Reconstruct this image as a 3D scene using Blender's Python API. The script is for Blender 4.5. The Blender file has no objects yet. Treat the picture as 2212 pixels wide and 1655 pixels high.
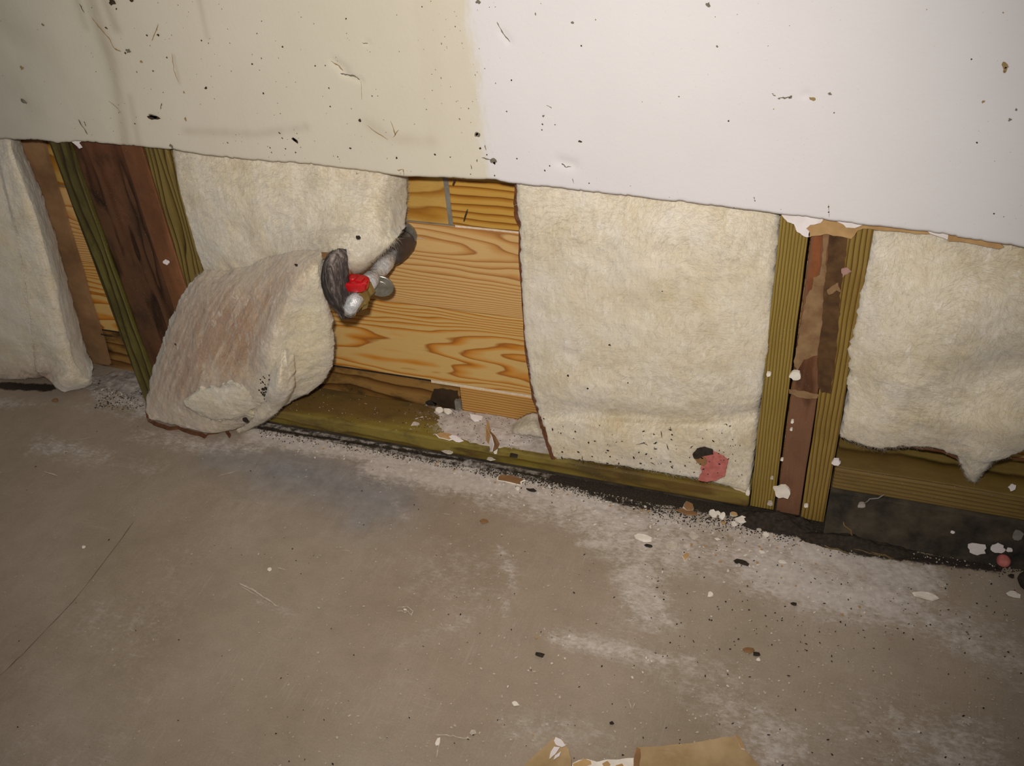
import bpy, bmesh, math, random
import numpy as np
from mathutils import Vector, Matrix

random.seed(4)
rng = np.random.default_rng(4)
scn = bpy.context.scene

# ------------------------------------------------------------------ camera, light, exposure
FPX = 2090.0
RX = np.array([.94226724, .14279504, -.30288947])    # world X, Y, Z seen in camera axes (right, down, forward)
RY = np.array([.32768147, -.57950358, .74619063])
RZ = np.array([-.06897322, -.80236225, -.59283853])
CAM = np.array([0., -.981, .95])
cam_d = bpy.data.cameras.new('camera')
cam = bpy.data.objects.new('camera', cam_d)
scn.collection.objects.link(cam)
cam_d.sensor_width = 36; cam_d.lens = 36 * FPX / 2212
cam_d.clip_start = .01
right = Vector((RX[0], RY[0], RZ[0])); down = Vector((RX[1], RY[1], RZ[1])); fwd = Vector((RX[2], RY[2], RZ[2]))
R = Matrix((right, -down, -fwd)).transposed()
cam.matrix_world = Matrix.Translation(Vector(CAM)) @ R.to_4x4()
scn.camera = cam

world = bpy.data.worlds.new('dim_room'); scn.world = world
world.use_nodes = True
world.node_tree.nodes['Background'].inputs[0].default_value = (.92, .95, 1, 1)
world.node_tree.nodes['Background'].inputs[1].default_value = .13

# the camera's own flash, just above and left of the lens
fl = bpy.data.lights.new('camera_flash', 'SPOT')
flo = bpy.data.objects.new('camera_flash', fl)
scn.collection.objects.link(flo)
fl.energy = 51.5; fl.shadow_soft_size = .016; fl.color = (1, .955, .90)
fl.spot_size = math.radians(90); fl.spot_blend = 1.0
flo.location = Vector(CAM) - right * .03 - down * .06
aim = Vector((-.48, 0, .33))
flo.rotation_euler = (aim - flo.location).to_track_quat('-Z', 'Y').to_euler()

vs = scn.view_settings
vs.view_transform = 'Standard'; vs.look = 'None'; vs.gamma = 1; vs.use_curve_mapping = False
vs.exposure = 0.0

# ------------------------------------------------------------------ geometry of the place
YF = .0127          # front of the studs
YS = .088           # inner face of the siding
ZB = .467           # cut edge of the drywall

def ray(px, py):
    r = np.array([px - 1106, py - 827.5, FPX])
    return np.array([r @ RX, r @ RY, r @ RZ])
def onY(px, py, y):
    r = ray(px, py); return CAM + r * ((y - CAM[1]) / r[1])
def onZ(px, py, z=0.):
    r = ray(px, py); return CAM + r * ((z - CAM[2]) / r[2])

# ------------------------------------------------------------------ noise
def _h(i, j, k, s):
    n = (i * 374761393 + j * 668265263 + k * 2147483647 + s * 1274126177) & 0xffffffff
    n = ((n ^ (n >> 13)) * 1274126177) & 0xffffffff
    n = ((n ^ (n >> 16)) * 2246822519) & 0xffffffff
    return ((n ^ (n >> 15)) & 0xffff) / 65535.
def vnoise(P, f, s=0):
    P = np.asarray(P, float) * f
    i = np.floor(P).astype(np.int64); t = P - i; t = t * t * (3 - 2 * t)
    out = 0
    for a in (0, 1):
        for b in (0, 1):
            for c in (0, 1):
                w = (t[..., 0] if a else 1 - t[..., 0]) * (t[..., 1] if b else 1 - t[..., 1]) * (t[..., 2] if c else 1 - t[..., 2])
                out = out + w * _h(i[..., 0] + a, i[..., 1] + b, i[..., 2] + c, s)
    return out * 2 - 1
def fbm(P, f, o=4, s=0, g=.5):
    out = 0; a = 1; t = 0
    for k in range(o):
        out = out + a * vnoise(P, f * 2 ** k, s + k * 7); t += a; a *= g
    return out / t

# ------------------------------------------------------------------ object helpers
def tag(o, label=None, cat=None, group=None, kind=None):
    if label: o['label'] = label
    if cat: o['category'] = cat
    if group: o['group'] = group
    if kind: o['kind'] = kind
    return o
def thing(name, loc, label, cat, group=None):
    o = bpy.data.objects.new(name, None); scn.collection.objects.link(o)
    o.location = Vector(loc); o.empty_display_size = .02
    return tag(o, label, cat, group)
def mesh_obj(name, V, F, mats, parent=None, origin=None, smooth=False, attrs=None, mi=None):
    """V in world coordinates; origin = where the object sits"""
    me = bpy.data.meshes.new(name)
    V = np.asarray(V, float)
    base = Vector(origin) if origin is not None else (Vector(parent_world(parent)) if parent else Vector((0, 0, 0)))
    me.from_pydata([tuple(v) for v in (V - np.array(base))], [], [tuple(int(i) for i in f) for f in F])
    if not isinstance(mats, (list, tuple)): mats = [mats]
    for m in mats: me.materials.append(m)
    if mi is not None: me.polygons.foreach_set('material_index', np.asarray(mi, np.int32))
    if smooth: me.polygons.foreach_set('use_smooth', np.ones(len(F), bool))
    if attrs:
        for k, a in attrs.items():
            at = me.attributes.new(k, 'FLOAT', 'POINT'); at.data.foreach_set('value', np.asarray(a, np.float32))
    me.update()
    o = bpy.data.objects.new(name, me); scn.collection.objects.link(o)
    if parent:
        o.parent = parent
        o.location = base - Vector(parent_world(parent))
    else: o.location = base
    return o
def parent_world(p):
    v = Vector((0, 0, 0))
    while p: v += p.location; p = p.parent
    return v
class MB:
    def __init__(s): s.v = []; s.f = []; s.m = []
    def add(s, V, F, m=0):
        n = len(s.v); s.v += [tuple(v) for v in V]; s.f += [tuple(i + n for i in f) for f in F]; s.m += [m] * len(F)
    def build(s, name, mats, parent=None, origin=None, smooth=False):
        return mesh_obj(name, s.v, s.f, mats, parent, origin, smooth, mi=s.m)
def bevel(o, w=.0012, seg=2):
    m = o.modifiers.new('bevel', 'BEVEL'); m.width = w; m.segments = seg; m.limit_method = 'ANGLE'; return o

def board_geo(x0, x1, y0, y1, z0, z1, nx=2, nz=2, rough=0., seed=0, cutnoise=0.):
    """a board as a closed box with subdivided faces and slightly uneven surface"""
    bm = bmesh.new(); bmesh.ops.create_cube(bm, size=1)
    bmesh.ops.scale(bm, vec=(x1 - x0, y1 - y0, z1 - z0), verts=bm.verts)
    bmesh.ops.translate(bm, vec=((x0 + x1) / 2, (y0 + y1) / 2, (z0 + z1) / 2), verts=bm.verts)
    def cut(ax, n, a, b):
        for k in range(1, n):
            co = [0, 0, 0]; co[ax] = a + (b - a) * k / n
            no = [0, 0, 0]; no[ax] = 1
            bmesh.ops.bisect_plane(bm, geom=bm.verts[:] + bm.edges[:] + bm.faces[:], plane_co=co, plane_no=no)
    cut(0, nx, x0, x1); cut(2, nz, z0, z1)
    V = np.array([v.co[:] for v in bm.verts])
    if rough:
        V[:, 0] += rough * fbm(V, 14, 3, seed); V[:, 1] += rough * fbm(V, 14, 3, seed + 50); V[:, 2] += rough * .7 * fbm(V, 14, 3, seed + 90)
    bm.verts.ensure_lookup_table()
    F = [[v.index for v in f.verts] for f in bm.faces]
    bm.free(); return V, F

def catmull(A, n):
    """resample the first axis of A to n samples with a Catmull-Rom spline"""
    m = A.shape[0]; t = np.linspace(0, m - 1, n); i = np.minimum(t.astype(int), m - 2); u = (t - i)
    g = lambda k: A[np.clip(k, 0, m - 1)]
    p0, p1, p2, p3 = g(i - 1), g(i), g(i + 1), g(i + 2)
    u = u.reshape((-1,) + (1,) * (A.ndim - 1))
    return .5 * (2 * p1 + (p2 - p0) * u + (2 * p0 - 5 * p1 + 4 * p2 - p3) * u ** 2 + (3 * p1 - p0 - 3 * p2 + p3) * u ** 3)

def net_points(net):
    out = []
    for row in net:
        r = []
        for c in row:
            p = onZ(c[0], c[1], .006) if c[2] == 'f' else onY(c[0], c[1], c[2])
            r.append(list(p) + [c[3] if len(c) > 3 else 0.])
        out.append(r)
    return np.array(out)

def soft_slab(name, net, mat, parent, back, nu=110, nv=110, amp=.003, round_=.012, seed=0, fibres=1500, edge_rag=.002, zmin=None, fiblen=.009, edgefib=400, flow=.3, yclamp=False, cap=True):
    """a slab of wool: front from a control net (rows from the top down), rounded rim, back pushed in by `back`"""
    A = net_points(net)
    A = catmull(A, nv); A = catmull(A.transpose(1, 0, 2), nu).transpose(1, 0, 2)
    P = A[..., :3]; brown = A[..., 3].copy()
    du = np.gradient(P, axis=1); dv = np.gradient(P, axis=0)
    N = np.cross(du, -dv); N /= np.linalg.norm(N, axis=-1, keepdims=True) + 1e-9
    N = np.where((N[..., 1:2] > 0), -N, N)
    # distance to the border along the surface
    lu = np.cumsum(np.linalg.norm(du, axis=-1), axis=1); lv = np.cumsum(np.linalg.norm(dv, axis=-1), axis=0)
    d = np.minimum(np.minimum(lu, lu[:, -1:] - lu), np.minimum(lv, lv[-1:] - lv))
    k = np.clip(d / round_, 0, 1); drop = 1 - np.sqrt(1 - (1 - k) ** 2)
    h = amp * (fbm(P, 22, 3, seed) * 1.1 + fbm(P * np.array([1, 1, .7]), 85, 3, seed + 11) * .20) + .0007 * fbm(P * np.array([1, 1, .5]), 330, 2, seed + 31)
    ridg = 1 - np.abs(fbm(P * np.array([.7, 1, 1.3]), 30, 3, seed + 77)) * 3
    h = h + amp * .28 * np.clip(ridg, 0, 1) ** 2
    bv = np.array(back)
    Q = P + N * h[..., None] * np.clip(d / .006, .2, 1)[..., None] + (bv / np.linalg.norm(bv)) * (drop * round_ * .8)[..., None]
    rag = np.clip(1 - d / .006, 0, 1)[..., None]
    Q += rag * edge_rag * np.stack([fbm(P, 130, 3, seed + 5), 0 * d, fbm(P, 130, 3, seed + 6)], -1) * 1.6
    if zmin is not None: Q[..., 2] = np.maximum(Q[..., 2], zmin + .0004 * (fbm(P, 90, 1, 3) + 1))
    V = list(Q.reshape(-1, 3)); br = list(brown.reshape(-1)); F = []
    su = list((lu / 1.).reshape(-1)); sv = list((lv / 1.).reshape(-1))
    idx = np.arange(nu * nv).reshape(nv, nu)
    for j in range(nv - 1):
        for i in range(nu - 1):
            F.append((idx[j, i], idx[j + 1, i], idx[j + 1, i + 1], idx[j, i + 1]))
    rim = list(idx[0, :]) + list(idx[1:, -1]) + list(idx[-1, -2::-1]) + list(idx[-2:0:-1, 0])
    prev = rim
    for st in (.12, .5, 1.):
        n0 = len(V)
        for r_ in rim:
            q = Q.reshape(-1, 3)[r_] + bv * st
            if zmin is not None: q[2] = max(q[2], zmin)
            if yclamp:
                lim = .0118 + max(0, q[2] - .036) * .8
                if q[1] > lim: q[1] = lim; q[0] -= bv[0] * st * (1. if q[2] < .05 else .5)
            V.append(q); br.append(.15); su.append(su[r_]); sv.append(sv[r_])
        cur = list(range(n0, n0 + len(rim)))
        for a in range(len(rim)):
            b = (a + 1) % len(rim)
            F.append((prev[b], prev[a], cur[a], cur[b])) if False else F.append((prev[a], prev[b], cur[b], cur[a]))
        prev = cur
    cen = np.mean([V[i] for i in prev], axis=0); V.append(cen); br.append(.15); su.append(0); sv.append(0); c_ = len(V) - 1
    if cap:
        for a in range(len(rim)): F.append((prev[a], prev[(a + 1) % len(rim)], c_))
    # loose glass fibres lying on and standing off the surface, combed by a slow flow field
    g = np.random.default_rng(seed + 1)
    def fib(j, i, L, lift, spread):
        n_ = len(j); p = Q[j, i]; nn = N[j, i]
        eu = du[j, i] / (np.linalg.norm(du[j, i], axis=-1, keepdims=True) + 1e-9); ev = np.cross(nn, eu)
        ang = flow + 2.6 * fbm(p, 13, 2, seed + 40) + g.normal(0, spread, n_)
        t = eu * np.cos(ang)[:, None] + ev * np.sin(ang)[:, None] + nn * (lift * g.normal(0, 1, n_))[:, None]
        t /= np.linalg.norm(t, axis=1, keepdims=True)
        sd = np.cross(t, nn); sd /= np.linalg.norm(sd, axis=1, keepdims=True) + 1e-9
        w = g.uniform(.00005, .00013, n_)[:, None]; bend = g.normal(0, .35, (n_, 3)); out = []
        bend -= nn * (bend * nn).sum(1, keepdims=True) * (1 - lift)
        arch = g.uniform(.0002, .0012, n_)[:, None]
        for q in range(4):
            u = q / 3
            c = p + nn * .0003 + t * L[:, None] * u + bend * L[:, None] * u * u + nn * arch * math.sin(u * 3.14)
            if zmin is not None: c[:, 2] = np.maximum(c[:, 2], zmin + .0005)
            out += [c - sd * w * (1 - .6 * u), c + sd * w * (1 - .6 * u)]
        W = np.stack(out, 1).reshape(-1, 3); k0 = len(V) + 8 * np.arange(n_)[:, None]
        V.extend(list(W))
        for lst, src in ((br, brown), (su, lu), (sv, lv)): lst.extend(list(np.repeat(src[j, i], 8)))
        for q in range(3): F.extend(list(map(tuple, k0 + np.array([2 * q, 2 * q + 1, 2 * q + 3, 2 * q + 2])[None])))
    m = fibres * 4
    fib(g.integers(0, nv, m), g.integers(0, nu, m), g.uniform(.4, 1.2, m) * fiblen, .05, .55)
    m = edgefib * 2; e = g.integers(0, 3, m); s_ = g.integers(0, 4, m)
    j = np.select([s_ == 0, s_ == 1], [e, nv - 1 - e], g.integers(0, nv, m)); i = np.select([s_ == 2, s_ == 3], [e, nu - 1 - e], g.integers(0, nu, m))
    fib(j, i, g.uniform(.15, .5, m) * fiblen, .8, 1.5)
    return mesh_obj(name, V, F, mat, parent, smooth=True, attrs={'brown': br, 'su': su, 'sv': sv})

def poly_patch(pts, y, thick, rag=.0012, seed=0, sub=6):
    """ragged flat piece in a wall plane y, from picture outline, real thickness"""
    W = [onY(px, py, y) for px, py in pts]
    out = []
    for a in range(len(W)):
        b = W[(a + 1) % len(W)]
        for k in range(sub):
            out.append(W[a] + (b - W[a]) * k / sub)
    out = np.array(out)
    out[:, 0] += rag * fbm(out, 160, 3, seed); out[:, 2] += rag * fbm(out, 160, 3, seed + 9)
    n = len(out); back = out + np.array([0, thick, 0])
    V = np.vstack([out, back]); F = [tuple(range(n)), tuple(range(2 * n - 1, n - 1, -1))]
    F += [(a, a + n, (a + 1) % n + n, (a + 1) % n) for a in range(n)]
    return V, F

def blot(mb, c, size, nrm, elong=1., ang=0., m=0, seed=0, lift=.0003, n=9, jag=.35, t=0.):
    """small irregular flat mark lying on a surface"""
    r = random.Random(seed * 7919 + 3)
    a = np.array({'y': (1, 0, 0), 'z': (1, 0, 0)}[nrm], float); b = np.array({'y': (0, 0, 1), 'z': (0, 1, 0)}[nrm], float)
    nn = np.array({'y': (0, -1, 0), 'z': (0, 0, 1)}[nrm], float)
    c = np.array(c, float) + nn * lift
    ca, sa = math.cos(ang), math.sin(ang); pts = []
    for k in range(n):
        th = 2 * math.pi * k / n; rr = size * (1 + r.uniform(-jag, jag))
        u, v = rr * math.cos(th) * elong, rr * math.sin(th)
        pts.append(c + a * (u * ca - v * sa) + b * (u * sa + v * ca))
    if t:
        top = [p + nn * t for p in pts]
        V = pts + top; F = [tuple(range(n, 2 * n))] + [(k, (k + 1) % n, (k + 1) % n + n, k + n) for k in range(n)]
        mb.add(V, F, m)
    else: mb.add(pts, [tuple(range(n))], m)
def stroke(mb, P, w, nrm, m=0, seed=0, lift=.0003):
    r = random.Random(seed); nn = np.array({'y': (0, -1, 0), 'z': (0, 0, 1)}[nrm], float)
    P = [np.array(p, float) + nn * lift for p in P]; V = []
    for k, p in enumerate(P):
        d = P[min(k + 1, len(P) - 1)] - P[max(k - 1, 0)]; s = np.cross(d, nn); s /= np.linalg.norm(s) + 1e-9
        ww = w * r.uniform(.35, 1.1) * (.3 if k in (0, len(P) - 1) else 1)
        V += [p - s * ww, p + s * ww]
    mb.add(V, [(2 * k, 2 * k + 1, 2 * k + 3, 2 * k + 2) for k in range(len(P) - 1)], m)
def wiggle(a, b, n, amp, seed):
    r = random.Random(seed); a = np.array(a, float); b = np.array(b, float)
    return [a + (b - a) * k / (n - 1) + np.array([r.gauss(0, amp), 0, r.gauss(0, amp)]) * (0 < k < n - 1) for k in range(n)]

def tube(mb, pts, radii, seg=24, m=0, cap=True):
    pts = [Vector(p) for p in pts]; n0 = len(mb.v); V = []; F = []
    up = None
    for k, p in enumerate(pts):
        d = (pts[min(k + 1, len(pts) - 1)] - pts[max(k - 1, 0)]).normalized()
        if up is None: up = d.orthogonal().normalized()
        up = (up - d * up.dot(d)).normalized(); s = d.cross(up)
        for q in range(seg):
            a = 2 * math.pi * q / seg; V.append(p + (up * math.cos(a) + s * math.sin(a)) * radii[k])
    for k in range(len(pts) - 1):
        for q in range(seg):
            F.append((k * seg + q, k * seg + (q + 1) % seg, (k + 1) * seg + (q + 1) % seg, (k + 1) * seg + q))
    if cap: F.append(tuple(range(seg - 1, -1, -1))); F.append(tuple(range((len(pts) - 1) * seg, len(pts) * seg)))
    mb.add([tuple(v) for v in V], F, m)

# ------------------------------------------------------------------ materials
def srgb(r, g, b):
    f = lambda c: ((c / 255 + .055) / 1.055) ** 2.4 if c > 10 else c / 255 / 12.92
    return (f(r), f(g), f(b), 1)
class Mat:
    def __init__(s, name, rough=.8, spec=.3):
        s.m = bpy.data.materials.new(name); s.m.use_nodes = True; s.t = s.m.node_tree; s.N = s.t.nodes; s.L = s.t.links
        s.b = s.N['Principled BSDF']; s.b.inputs['Roughness'].default_value = rough; s.b.inputs['Specular IOR Level'].default_value = spec
        s.co = s.N.new('ShaderNodeTexCoord').outputs['Object']
    def put(s, sock, v):
        if isinstance(v, bpy.types.NodeSocket): s.L.new(v, sock)
        else: sock.default_value = v
    def map(s, scale=(1, 1, 1), loc=(0, 0, 0), rot=(0, 0, 0), src=None):
        n = s.N.new('ShaderNodeMapping'); s.L.new(src or s.co, n.inputs[0])
        n.inputs['Scale'].default_value = scale; n.inputs['Location'].default_value = loc; n.inputs['Rotation'].default_value = rot
        return n.outputs[0]
    def noise(s, scale=5, detail=3, rough=.5, vec=None, dist=0):
        n = s.N.new('ShaderNodeTexNoise'); s.L.new(vec or s.co, n.inputs['Vector'])
        n.inputs['Scale'].default_value = scale; n.inputs['Detail'].default_value = detail; n.inputs['Roughness'].default_value = rough; n.inputs['Distortion'].default_value = dist
        return n.outputs['Fac']
    def vor(s, scale=5, vec=None, feat='F1', rand=1):
        n = s.N.new('ShaderNodeTexVoronoi'); s.L.new(vec or s.co, n.inputs['Vector']); n.feature = feat
        n.inputs['Scale'].default_value = scale; n.inputs['Randomness'].default_value = rand
        return n.outputs['Distance']
    def math(s, op, a, b=0., c=None, clamp=False):
        n = s.N.new('ShaderNodeMath'); n.operation = op; n.use_clamp = clamp
        s.put(n.inputs[0], a); s.put(n.inputs[1], b)
        if c is not None: s.put(n.inputs[2], c)
        return n.outputs[0]
    def sep(s, src=None):
        n = s.N.new('ShaderNodeSeparateXYZ'); s.L.new(src or s.co, n.inputs[0]); return n.outputs
    def ramp(s, fac, stops, interp='LINEAR'):
        n = s.N.new('ShaderNodeValToRGB'); s.put(n.inputs[0], fac); e = n.color_ramp; e.interpolation = interp
        while len(e.elements) < len(stops): e.elements.new(.5)
        for el, (p, c) in zip(e.elements, stops):
            el.position = p; el.color = c if isinstance(c, tuple) else (c, c, c, 1)
        return n.outputs[0]
    def step(s, v, lo, hi):
        n = s.N.new('ShaderNodeMapRange'); n.interpolation_type = 'SMOOTHSTEP'; s.put(n.inputs[0], v)
        n.inputs[1].default_value = lo; n.inputs[2].default_value = hi; return n.outputs[0]
    def mix(s, f, a, b, mode='MIX'):
        n = s.N.new('ShaderNodeMix'); n.data_type = 'RGBA'; n.blend_type = mode
        s.put(n.inputs[0], f); s.put(n.inputs[6], a); s.put(n.inputs[7], b); return n.outputs[2]
    def attr(s, name):
        n = s.N.new('ShaderNodeAttribute'); n.attribute_name = name; return n.outputs['Fac']
    def bump(s, h, strength=.5, dist=.001):
        n = s.N.new('ShaderNodeBump'); s.put(n.inputs['Height'], h); n.inputs['Strength'].default_value = strength; n.inputs['Distance'].default_value = dist
        s.L.new(n.outputs[0], s.b.inputs['Normal'])
    def col(s, c): s.put(s.b.inputs['Base Color'], c); return s.m

def plain(name, c, c2=None, scale=60, rough=.8, spec=.3, bump=.3, bd=.0006, metal=0):
    M = Mat(name, rough, spec); M.b.inputs['Metallic'].default_value = metal
    n = M.noise(scale, 5, .6)
    M.bump(n, bump, bd)
    return M.col(M.ramp(n, [(.3, c2 or c), (.68, c)]))

def wood(name, light, mid, dark, along='x', F=0., Q=0., zc=0., A=2., sx=3., sz=26., seed=0., dirt=0., dirtcol=(30, 26, 18), rough=.6, fine=.25, wander=0., blotc=None, blota=0., yw=.8, powder=None):
    """grain lines are level curves of a stretched noise; `along` is the run of the board"""
    M = Mat(name, rough, .35)
    x, y, z = M.sep()
    l, c = (x, z) if along == 'x' else (z, x)
    c2 = M.math('ADD', c, M.math('MULTIPLY', y, yw))                     # grain goes round onto the narrow faces
    cmb = M.N.new('ShaderNodeCombineXYZ')
    M.put(cmb.inputs[0], M.math('MULTIPLY', l, sx)); M.put(cmb.inputs[1], M.math('MULTIPLY', c2, sz)); cmb.inputs[2].default_value = seed
    n = M.noise(1, 2.2, .45, cmb.outputs[0])
    wig = M.N.new('ShaderNodeCombineXYZ'); M.put(wig.inputs[0], M.math('MULTIPLY', l, 16)); M.put(wig.inputs[1], M.math('MULTIPLY', c2, 40)); wig.inputs[2].default_value = seed + 5
    n2 = M.noise(1, 2, .5, wig.outputs[0])
    cz = M.math('SUBTRACT', c2, zc)
    v = M.math('ADD', M.math('MULTIPLY', c2, F), M.math('MULTIPLY', M.math('MULTIPLY', cz, cz), Q))
    v = M.math('ADD', v, M.math('MULTIPLY', n, A)); v = M.math('ADD', v, M.math('MULTIPLY', n2, .55))
    fr = M.math('FRACT', v)
    g = M.ramp(fr, [(0, light), (.42, light), (.74, mid), (.90, dark), (1, light)])
    st = M.N.new('ShaderNodeCombineXYZ'); M.put(st.inputs[0], M.math('MULTIPLY', l, 30)); M.put(st.inputs[1], M.math('MULTIPLY', c2, 900)); st.inputs[2].default_value = seed
    f = M.noise(1, 3, .6, st.outputs[0])
    g = M.mix(fine, g, M.ramp(f, [(.3, .45), (.7, 1.)]), 'MULTIPLY')
    if blotc:
        bn = M.noise(9, 4, .6, M.map((1, 1, .35) if along == 'z' else (.35, 1, 1), (seed, seed, 0)))
        g = M.mix(M.math('MULTIPLY', M.step(bn, .45, .62), blota), g, blotc)
    if dirt:
        dn = M.noise(24, 5, .65, M.map((.6, 1, 1) if along == 'x' else (1, 1, .6), (seed * 2, 0, 0)))
        g = M.mix(M.math('MULTIPLY', M.step(dn, .44, .68), dirt), g, srgb(*dirtcol))
    # plaster powder speckle
    pz = M.step(M.noise(700, 1, .5), .72, .76)
    g = M.mix(M.math('MULTIPLY', pz, .35), g, srgb(200, 190, 175))
    if powder:
        e = M.math('SUBTRACT', 1., M.math('DIVIDE', M.math('ABSOLUTE', M.math('SUBTRACT', x, powder[0])), powder[1]))
        e = M.math('ADD', e, M.math('MULTIPLY', M.math('SUBTRACT', M.noise(34, 6, .72, M.map((.7, 1, 1))), .5), 1.6))
        e = M.math('SUBTRACT', M.math('ADD', e, M.math('MULTIPLY', y, 3.)), M.math('MULTIPLY', M.step(y, .010, .002), 2.))
        g = M.mix(M.math('MULTIPLY', M.step(e, .15, .85), .85), g, M.ramp(M.noise(90, 4, .7), [(.3, srgb(172, 160, 150)), (.7, srgb(212, 202, 194))]))
    M.bump(M.math('ADD', M.math('MULTIPLY', fr, -.5), f), .25, .0006)
    M.put(M.b.inputs['Roughness'], M.ramp(fr, [(0, rough + .1), (.8, rough - .15)]))
    return M.col(g)

PL, PM, PD = srgb(205, 162, 96), srgb(192, 128, 48), srgb(140, 82, 28)
OL, OM, OD = srgb(146, 122, 58), srgb(124, 98, 38), srgb(74, 54, 18)

def mat_wool(name, tint=1.):
    M = Mat(name, .95, .12)
    n1 = M.noise(14, 4, .6); n2 = M.noise(46, 5, .65, dist=.6)
    base = M.ramp(n1, [(.3, srgb(210, 193, 160)), (.52, srgb(222, 209, 185)), (.75, srgb(228, 218, 203))])
    base = M.mix(.45, base, M.ramp(n2, [(.25, .80), (.5, .95), (.8, 1.)]), 'MULTIPLY')
    cb = M.N.new('ShaderNodeCombineXYZ')
    M.put(cb.inputs[0], M.math('MULTIPLY', M.attr('su'), 62)); M.put(cb.inputs[1], M.math('MULTIPLY', M.attr('sv'), 11))
    st = M.noise(1, 6, .62, cb.outputs[0], 1.1)
    b = M.attr('brown')
    fac = M.math('MULTIPLY', b, M.ramp(M.math('ADD', M.math('MULTIPLY', st, .6), M.math('MULTIPLY', n1, .4)), [(.32, .45), (.58, 1.15)]), clamp=True)
    base = M.mix(M.math('MULTIPLY', M.math('MAXIMUM', fac, 0.), .95), base, M.ramp(st, [(.3, srgb(196, 162, 130)), (.7, srgb(158, 120, 88))]))
    base = M.mix(M.math('MULTIPLY', b, -2.2, clamp=True), base, srgb(236, 222, 184))
    # wisps of whiter fibre lying in clumps
    w1 = M.noise(70, 6, .75, M.map((1.6, 1, .5), rot=(0, .7, 0)), 1.2)
    base = M.mix(M.math('MULTIPLY', M.step(w1, .53, .70), .5), base, srgb(244, 238, 228))
    f1 = M.noise(260, 4, .7, M.map((1, 1, .3), rot=(0, .5, 0))); f2 = M.noise(260, 4, .7, M.map((.3, 1, 1), rot=(0, .4, 0)))
    h = M.math('ADD', M.math('ADD', f1, f2), M.math('ADD', M.math('MULTIPLY', w1, 1.6), M.math('MULTIPLY', M.math('MULTIPLY', st, 1.7), M.math('ADD', M.math('MAXIMUM', b, 0.), .12))))
    M.bump(h, .55, .0015)
    M.b.inputs['Subsurface Weight'].default_value = .5
    M.b.inputs['Subsurface Radius'].default_value = (.012, .010, .008); M.b.inputs['Subsurface Scale'].default_value = .6
    M.b.inputs['Sheen Weight'].default_value = .3; M.b.inputs['Sheen Roughness'].default_value = .5
    return M.col(base)

def mat_wall():
    M = Mat('painted_drywall', .55, .3)
    x, y, z = M.sep()
    nb = M.noise(170, 3, .6, M.map((1, 1, .5))); nb2 = M.noise(7, 2, .5, M.map((0, 0, 1)))
    bx = M.math('ADD', x, M.math('MULTIPLY', M.math('SUBTRACT', nb, .5), .010))
    bx = M.math('ADD', bx, M.math('MULTIPLY', M.math('SUBTRACT', nb2, .5), .012))
    bx = M.math('ADD', bx, M.math('MULTIPLY', M.math('SUBTRACT', z, .57), .02))
    f = M.step(bx, -.3975, -.3945)
    fh = M.step(M.math('ADD', bx, M.math('MULTIPLY', M.noise(60, 4, .7, M.map((1, 1, .3))), .05)), -.392, -.372)
    n = M.noise(5, 4, .6); drip = M.noise(16, 3, .55, M.map((1, 1, .12), rot=(0, .0, 0)))
    cream = M.ramp(n, [(.3, srgb(205, 195, 174)), (.7, srgb(212, 202, 183))])
    cream = M.mix(M.math('MULTIPLY', M.step(drip, .55, .75), .05), cream, srgb(150, 128, 84))
    left_grey = M.math('MULTIPLY', M.step(M.math('ADD', M.math('MULTIPLY', x, -1), M.math('MULTIPLY', M.noise(9, 4, .6), .35)), 1.02, 1.4), .30)  # cream turns grey green further to the left, broken by noise
    cream = M.mix(left_grey, cream, srgb(120, 126, 112))
    sk = M.attr('streak')
    cream = M.mix(M.math('MULTIPLY', sk, M.ramp(M.noise(40, 4, .6, M.map((1, 1, .2))), [(.3, .25), (.7, .8)])), cream, srgb(120, 98, 62))
    white = M.ramp(n, [(.3, srgb(214, 208, 206)), (.7, srgb(219, 213, 211))])
    g = M.mix(f, cream, M.mix(.5, white, cream)); g = M.mix(fh, g, white)
    sp = M.noise(520, 2, .5); g = M.mix(M.math('MULTIPLY', M.step(sp, .735, .76), .45), g, srgb(110, 90, 62))
    # the cut edge and the back show bare gypsum
    geo = M.N.new('ShaderNodeNewGeometry'); ny = M.sep(geo.outputs['Normal'])[1]
    core = M.step(ny, -.75, -.45)
    g = M.mix(core, g, srgb(225, 214, 196))
    M.bump(M.math('ADD', M.noise(210, 3, .55), M.math('MULTIPLY', M.noise(30, 3, .5), 1.5)), .16, .0011)
    return M.col(g)

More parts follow.
